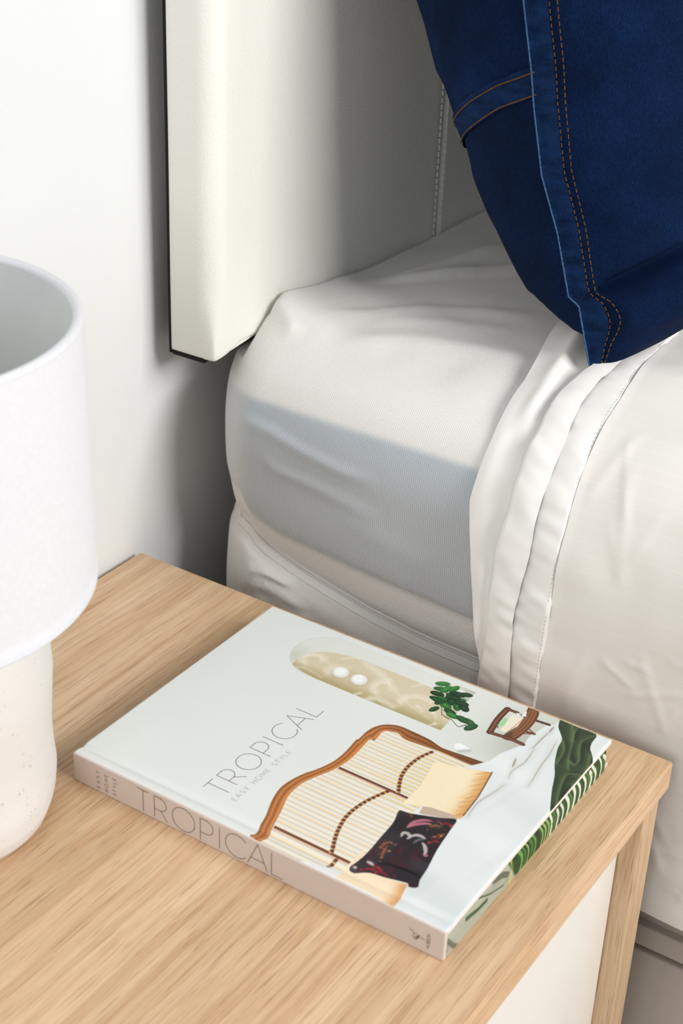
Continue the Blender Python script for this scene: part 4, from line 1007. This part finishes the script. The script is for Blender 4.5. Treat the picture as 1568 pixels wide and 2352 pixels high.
ts = empty('striped_top_sheet', (0.75, -1.0, H - 0.142))
tag(ts, 'white striped top sheet with folded hem bands draped over the bed side', 'sheet')
e1 = lambda s: np.interp(s, [0, 0.60, 0.685, 0.717, 0.773, 0.80, 0.835, 0.889, 0.935, 1.08], [-0.288, -0.288, -0.286, -0.282, -0.283, -0.283, -0.280, -0.279, -0.276, -0.272]) + 0.0006 * noise(s * 60, s * 0, 3)
mid = lambda s: np.interp(s, [0, 0.60, 0.68, 0.724, 0.751, 0.805, 0.834, 0.866, 0.913, 1.08], [-0.300, -0.300, -0.301, -0.299, -0.304, -0.303, -0.302, -0.299, -0.300, -0.298]) + 0.0011 * noise(s * 42, s * 0, 5)
stt = lambda s: np.interp(s, [0, 0.589, 0.63, 0.67, 0.708, 0.742, 0.801, 0.864, 0.935, 1.08], [-0.311, -0.311, -0.313, -0.316, -0.320, -0.322, -0.324, -0.322, -0.319, -0.316])
def pucker(S, Y):
    return 0.0010 * noise(S * 75 + Y * 20, Y * 40, 12) + 0.0006 * noise(S * 160 + Y * 30, Y * 60, 14)
_R = random.Random(11)
creases = []
for _ in range(70):
    s0 = _R.uniform(0.66, 1.05); y0 = _R.uniform(-0.52, -0.33); a_ = _R.uniform(-1.3, 1.3); l2 = _R.uniform(0.03, 0.09)
    creases.append(([(s0, y0), (s0 + l2 * math.sin(a_), y0 - l2 * math.cos(a_) * 0.6)], _R.uniform(0.0003, 0.0009), _R.uniform(0.0020, 0.0045)))
def main_disp(S, Y, t):
    d = 0.0034 + 0.0024 * noise(S * 14, Y * 16, 21) + 0.0012 * noise(S * 38, Y * 30, 22)
    for q, amp, w in creases: d = d + amp * ridge(S, Y, q, w)
    d = d + 0.0006 * np.exp(-((np.abs(Y - stt(S[:, 0])[:, None])) / 0.003) ** 2)
    d = d + 0.006 * sstep(0.95, 1.06, S) * noise(Y * 9, S * 3, 30)
    return d
def band1(S, Y, t): return 0.0066 + pucker(S, Y) + 0.0012 * np.sin(math.pi * t) - 0.0030 * sstep(0.12, 0.0, t)
def band2(S, Y, t): return 0.0052 + pucker(S + 0.3, Y) * 1.1 + 0.0010 * np.sin(math.pi * t) - 0.0018 * sstep(0.9, 1.0, t)
y2 = np.r_[0]
sheet('sheet_panel', stt, -0.62, 150, M_stripe, ts, main_disp)
def far_disp(S, Y, t): return main_disp(S, Y, t)
sheet('sheet_panel', -0.62, -1.90, 60, M_stripe, ts, far_disp)
sheet('hem_band', e1, lambda s: mid(s) - 0.0012, 26, M_band, ts, band1)
sheet('hem_band', mid, lambda s: stt(s) - 0.0006, 26, M_band, ts, band2)
verts, faces = [], []
for s in np.arange(0.56, SL[-1] - 0.004, 0.0030):
    y = float(stt(np.array([s]))[0]) + 0.0014
    for q in (s, s + 0.0020):
        x = np.interp(q, sN, SX); z = np.interp(q, sN, SZ); nx = np.interp(q, sN, NX); nz = np.interp(q, sN, NZ); D = 0.0056
        for dy in (-0.00022, 0.00022): verts.append((x + nx * D, y + dy, H + z + nz * D))
    k2 = len(verts) - 4; faces.append((k2, k2 + 1, k2 + 3, k2 + 2))
put('hem_stitching', mesh('hem_stitching', verts, faces), M_thread, ts)

# ------------------------------------------------------------------ denim cushion
M_denim, nt, b = new_mat('dark_blue_denim')
tc = N(nt, 'ShaderNodeTexCoord')
streak = noise_tex(nt, coords(nt, (1900, 1900, 380), (0.33, 0, 0)), 1.0, 3, 0.7)
cloud = noise_tex(nt, coords(nt), 16, 4, 0.6)
grain = noise_tex(nt, coords(nt), 1500, 2, 0.6)
f = math_n(nt, 'ADD', math_n(nt, 'MULTIPLY', streak, 0.55), math_n(nt, 'ADD', math_n(nt, 'MULTIPLY', cloud, 0.45), math_n(nt, 'MULTIPLY', grain, 0.25)))
nt.links.new(ramp(nt, f, [(0.40, L4(1, 8, 25)), (0.62, L4(2, 20, 50)), (0.88, L4(14, 44, 86))]), b.inputs['Base Color'])
b.inputs['Roughness'].default_value = 0.9; b.inputs['Specular IOR Level'].default_value = 0.1
bump(nt, b, grain, 0.3, 0.0005)
M_denim2, nt, b = new_mat('worn_denim_edge')
streak = noise_tex(nt, coords(nt), 900, 3, 0.6); cl = noise_tex(nt, coords(nt, (60, 60, 150)), 1.0, 2)
f = math_n(nt, 'ADD', math_n(nt, 'MULTIPLY', streak, 0.5), math_n(nt, 'MULTIPLY', cl, 0.6))
nt.links.new(ramp(nt, f, [(0.35, L4(2, 14, 40)), (0.75, L4(18, 46, 86))]), b.inputs['Base Color'])
b.inputs['Roughness'].default_value = 0.9; b.inputs['Specular IOR Level'].default_value = 0.1
bump(nt, b, streak, 0.4, 0.0006)
M_fray = plain('frayed_denim_edge', (56, 88, 122), 0.95, 0.35, 900)
M_orange = plain('orange_thread', (100, 60, 6), 0.8, 0.25, 300)
CA = np.array([0.1176, -0.2937, 0.187 + H]); BH = np.array([0, 0.32187, 0.94678]); AH = np.array([1.0, 0, 0]); NH = np.array([0, -0.94678, 0.32187])
CW, CH = 0.62, 0.56
NB = [0, 0.042, 0.049, 0.09, 0.128, 0.17, 0.19, 0.212, 0.232, 0.33, 0.56]; NN = [-0.005, -0.004, -0.010, -0.009, -0.012, -0.008, -0.005, -0.003, -0.001, 0.0, 0.002]
BKB = [0, 0.019, 0.024, 0.031, 0.042, 0.06, 0.08, 0.10, 0.121, 0.136, 0.15, 0.17, 0.188, 0.20, 0.246, 0.36, 0.45, 0.53, 0.56]
BKT = [0.05, 0.10, 0.33, 0.45, 0.55, 0.62, 0.68, 0.74, 0.77, 0.78, 0.80, 0.86, 0.91, 0.96, 1.02, 1.0, 0.85, 0.5, 0.0]
def bprof(bv): return np.interp(bv, [0, 0.008, 0.02, 0.05, 0.10, 0.15, 0.20, 0.32, 0.43, 0.50, 0.545, 0.56], [0.30, 0.50, 0.66, 0.80, 0.90, 0.96, 1.0, 0.98, 0.90, 0.68, 0.40, 0.0])
def cush(arc_, bv, side, lift=0.0):
    """arc_: metres from the seam along the surface, bv: height along the seam"""
    arc_, bv = np.broadcast_arrays(np.asarray(arc_, float), np.asarray(bv, float))
    T0, w = (0.120, 0.100) if side < 0 else (0.098, 0.110)
    bp_ = np.interp(bv, BKB, BKT) if side < 0 else bprof(bv)
    T = T0 * bp_
    q = arc_ / 0.185
    ph = np.clip(q, 0, 1) * math.pi / 2
    a = w * (1 - np.cos(ph)); t = T * np.sin(ph)
    flat = np.clip(arc_ - 0.185, 0, None); wid = CW - 2 * w
    a = a + np.minimum(flat, wid); t = t + 0.02 * bprof(bv) * np.sin(np.clip(flat / wid, 0, 1) * math.pi)
    rest = np.clip((flat - wid) / 0.185, 0, 1) * math.pi / 2
    a = a + w * np.sin(rest); t = np.where(rest > 0, T * np.cos(rest), t)
    a = a - 0.0
    nrm_a, nrm_n = -np.cos(ph), np.sin(ph)
    # crease near the foot of the front face, soft buckles elsewhere
    if side > 0:
        d, tt, sg = polydist(arc_, bv, [(0.004, 0.047), (0.04, 0.050), (0.10, 0.058), (0.16, 0.066), (0.24, 0.066)])
        cr = np.exp(-(d / 0.0050) ** 2) * sstep(0.018, 0.05, arc_)
        t = t - 0.019 * cr
        t = t + 0.012 * np.exp(-((bv - 0.030) / 0.014) ** 2) * sstep(0.0, 0.03, arc_)
        t = t - 0.004 * ridge(arc_, bv, [(0.05, 0.072), (0.10, 0.078), (0.18, 0.080)], 0.007)
        t = t + 0.0035 * noise(arc_ * 16, bv * 12, 41) * sstep(0.0, 0.05, arc_)
    else:
        t = t + 0.0030 * noise(arc_ * 14, bv * 12, 44) * sstep(0.0, 0.04, arc_)
        t = t + 0.004 * ridge(arc_, bv, [(0.01, 0.052), (0.04, 0.045), (0.075, 0.040)], 0.008)
    n0 = np.interp(bv, NB, NN)
    a = a + nrm_a * lift; t = t + nrm_n * lift
    P = CA + AH * a[..., None] + BH * bv[..., None] + NH * (n0 + side * t)[..., None]
    P = P.copy()
    floor = H + 0.1862 - (0.0 if side < 0 else 0.001)
    P[..., 2] = np.where(P[..., 2] < floor, floor + (P[..., 2] - floor) * 0.04, P[..., 2])
    if side < 0: P[..., 1] = np.minimum(P[..., 1], -0.0525)
    return P
ce = empty('denim_cushion', (CA[0] + 0.2, CA[1], CA[2]))
tag(ce, 'dark blue denim cushion with orange stitching leaning on the headboard side of the bed', 'cushion')
tot = 0.185 * 2 + CW - 0.21
bv = np.r_[np.linspace(0, 0.12, 110), np.linspace(0.1215, CH, 120)]
for nm2, side in (('front_panel', 1), ('back_panel', -1)):
    w = 0.110 if side > 0 else 0.100
    av = np.r_[np.linspace(0, 0.24, 150), np.linspace(0.245, 0.185 * 2 + CW - 2 * w, 50)]
    G = cush(av[None, :], (bv if side > 0 else 0.019 + bv * (CH - 0.019) / CH)[:, None], side)
    put(nm2, grid_mesh(nm2, G, flip=(side < 0)), M_denim, ce)
# felled seam strip lying on the front edge, with puckers
bs = np.linspace(-0.001, CH - 0.01, 420)
sa = np.linspace(-0.0015, 0.0155, 12)
pk = 0.0006 * noise(bs * 190, bs * 0, 51) + 0.0004 * noise(bs * 420, bs * 0, 52)
G = cush(np.maximum(sa, 0)[None, :], np.maximum(bs, 0)[:, None], 1, 0.0013)
edge_out = np.clip(-sa, 0, None)[None, :, None]
G = G + NH * (-edge_out * 1.5) + np.array([-1, 0, 0]) * (edge_out * 0.8) + np.array([-0.8, -0.6, 0]) * pk[:, None, None] * np.sin(np.linspace(0.3, math.pi, 12))[None, :, None]
strip = put('seam_strip', grid_mesh('seam_strip', G), M_denim2, ce)
tube('frayed_edge', [tuple(p + np.array([0.5, 0.3, 0.2]) * 0.0009 * math.sin(i * 2.4) * _R.random()) for i, p in enumerate(G[:, 0])], 0.00055, M_fray, strip, 5)
def stitches(name, curve, step, ln_, rad, parent):
    """curve: dense polyline -> short thread dashes"""
    C = np.array(curve); L = np.r_[0, np.cumsum(np.linalg.norm(np.diff(C, axis=0), axis=1))]
    verts, faces = [], []
    at_ = lambda t: np.array([np.interp(t, L, C[:, k]) for k in range(3)])
    view = np.array([-0.74, -0.55, 0.4])
    for t in np.arange(0, L[-1] - ln_, step):
        p, q = at_(t), at_(t + ln_); d = q - p; d /= np.linalg.norm(d) + 1e-9
        s = np.cross(d, view); s /= np.linalg.norm(s); u = np.cross(s, d)
        k = len(verts)
        for c in (p, q):
            for an in range(4):
                th_ = an * math.pi / 2; verts.append(tuple(c + (s * math.cos(th_) + u * math.sin(th_)) * rad))
        faces += [(k + i, k + (i + 1) % 4, k + 4 + (i + 1) % 4, k + 4 + i) for i in range(4)] + [(k + 3, k + 2, k + 1, k), (k + 4, k + 5, k + 6, k + 7)]
    return put(name, mesh(name, verts, faces), M_orange, parent)
b2 = np.linspace(0.002, CH - 0.02, 500)
stitches('stitching', cush(np.full_like(b2, 0.0162), b2, 1, 0.0009), 0.0042, 0.0026, 0.00034, ce)
stitches('stitching', cush(np.full_like(b2, 0.0222), b2, 1, 0.0007), 0.0042, 0.0026, 0.00034, ce)
# pocket welt on the back half
def welt(arc_, f):
    lo = np.interp(arc_, [0, 0.03, 0.06, 0.09, 0.13], [0.176, 0.172, 0.164, 0.156, 0.145]); hi = np.interp(arc_, [0, 0.03, 0.06, 0.09, 0.13], [0.194, 0.190, 0.183, 0.174, 0.163])
    return lo + (hi - lo) * f
wa = np.linspace(0.0005, 0.14, 70); wf = np.linspace(0, 1, 10)
G = cush(np.repeat(wa[None, :], 10, 0), welt(wa[None, :], wf[:, None]), -1, 0.0016)
wl = put('pocket_welt', grid_mesh('pocket_welt', G, flip=True), M_denim2, ce)
wa = np.linspace(0.0005, 0.14, 240)
for f_ in (0.80, 0.06): stitches('stitching', cush(wa, welt(wa, f_), -1, 0.0022), 0.0030, 0.0027, 0.00045, wl)
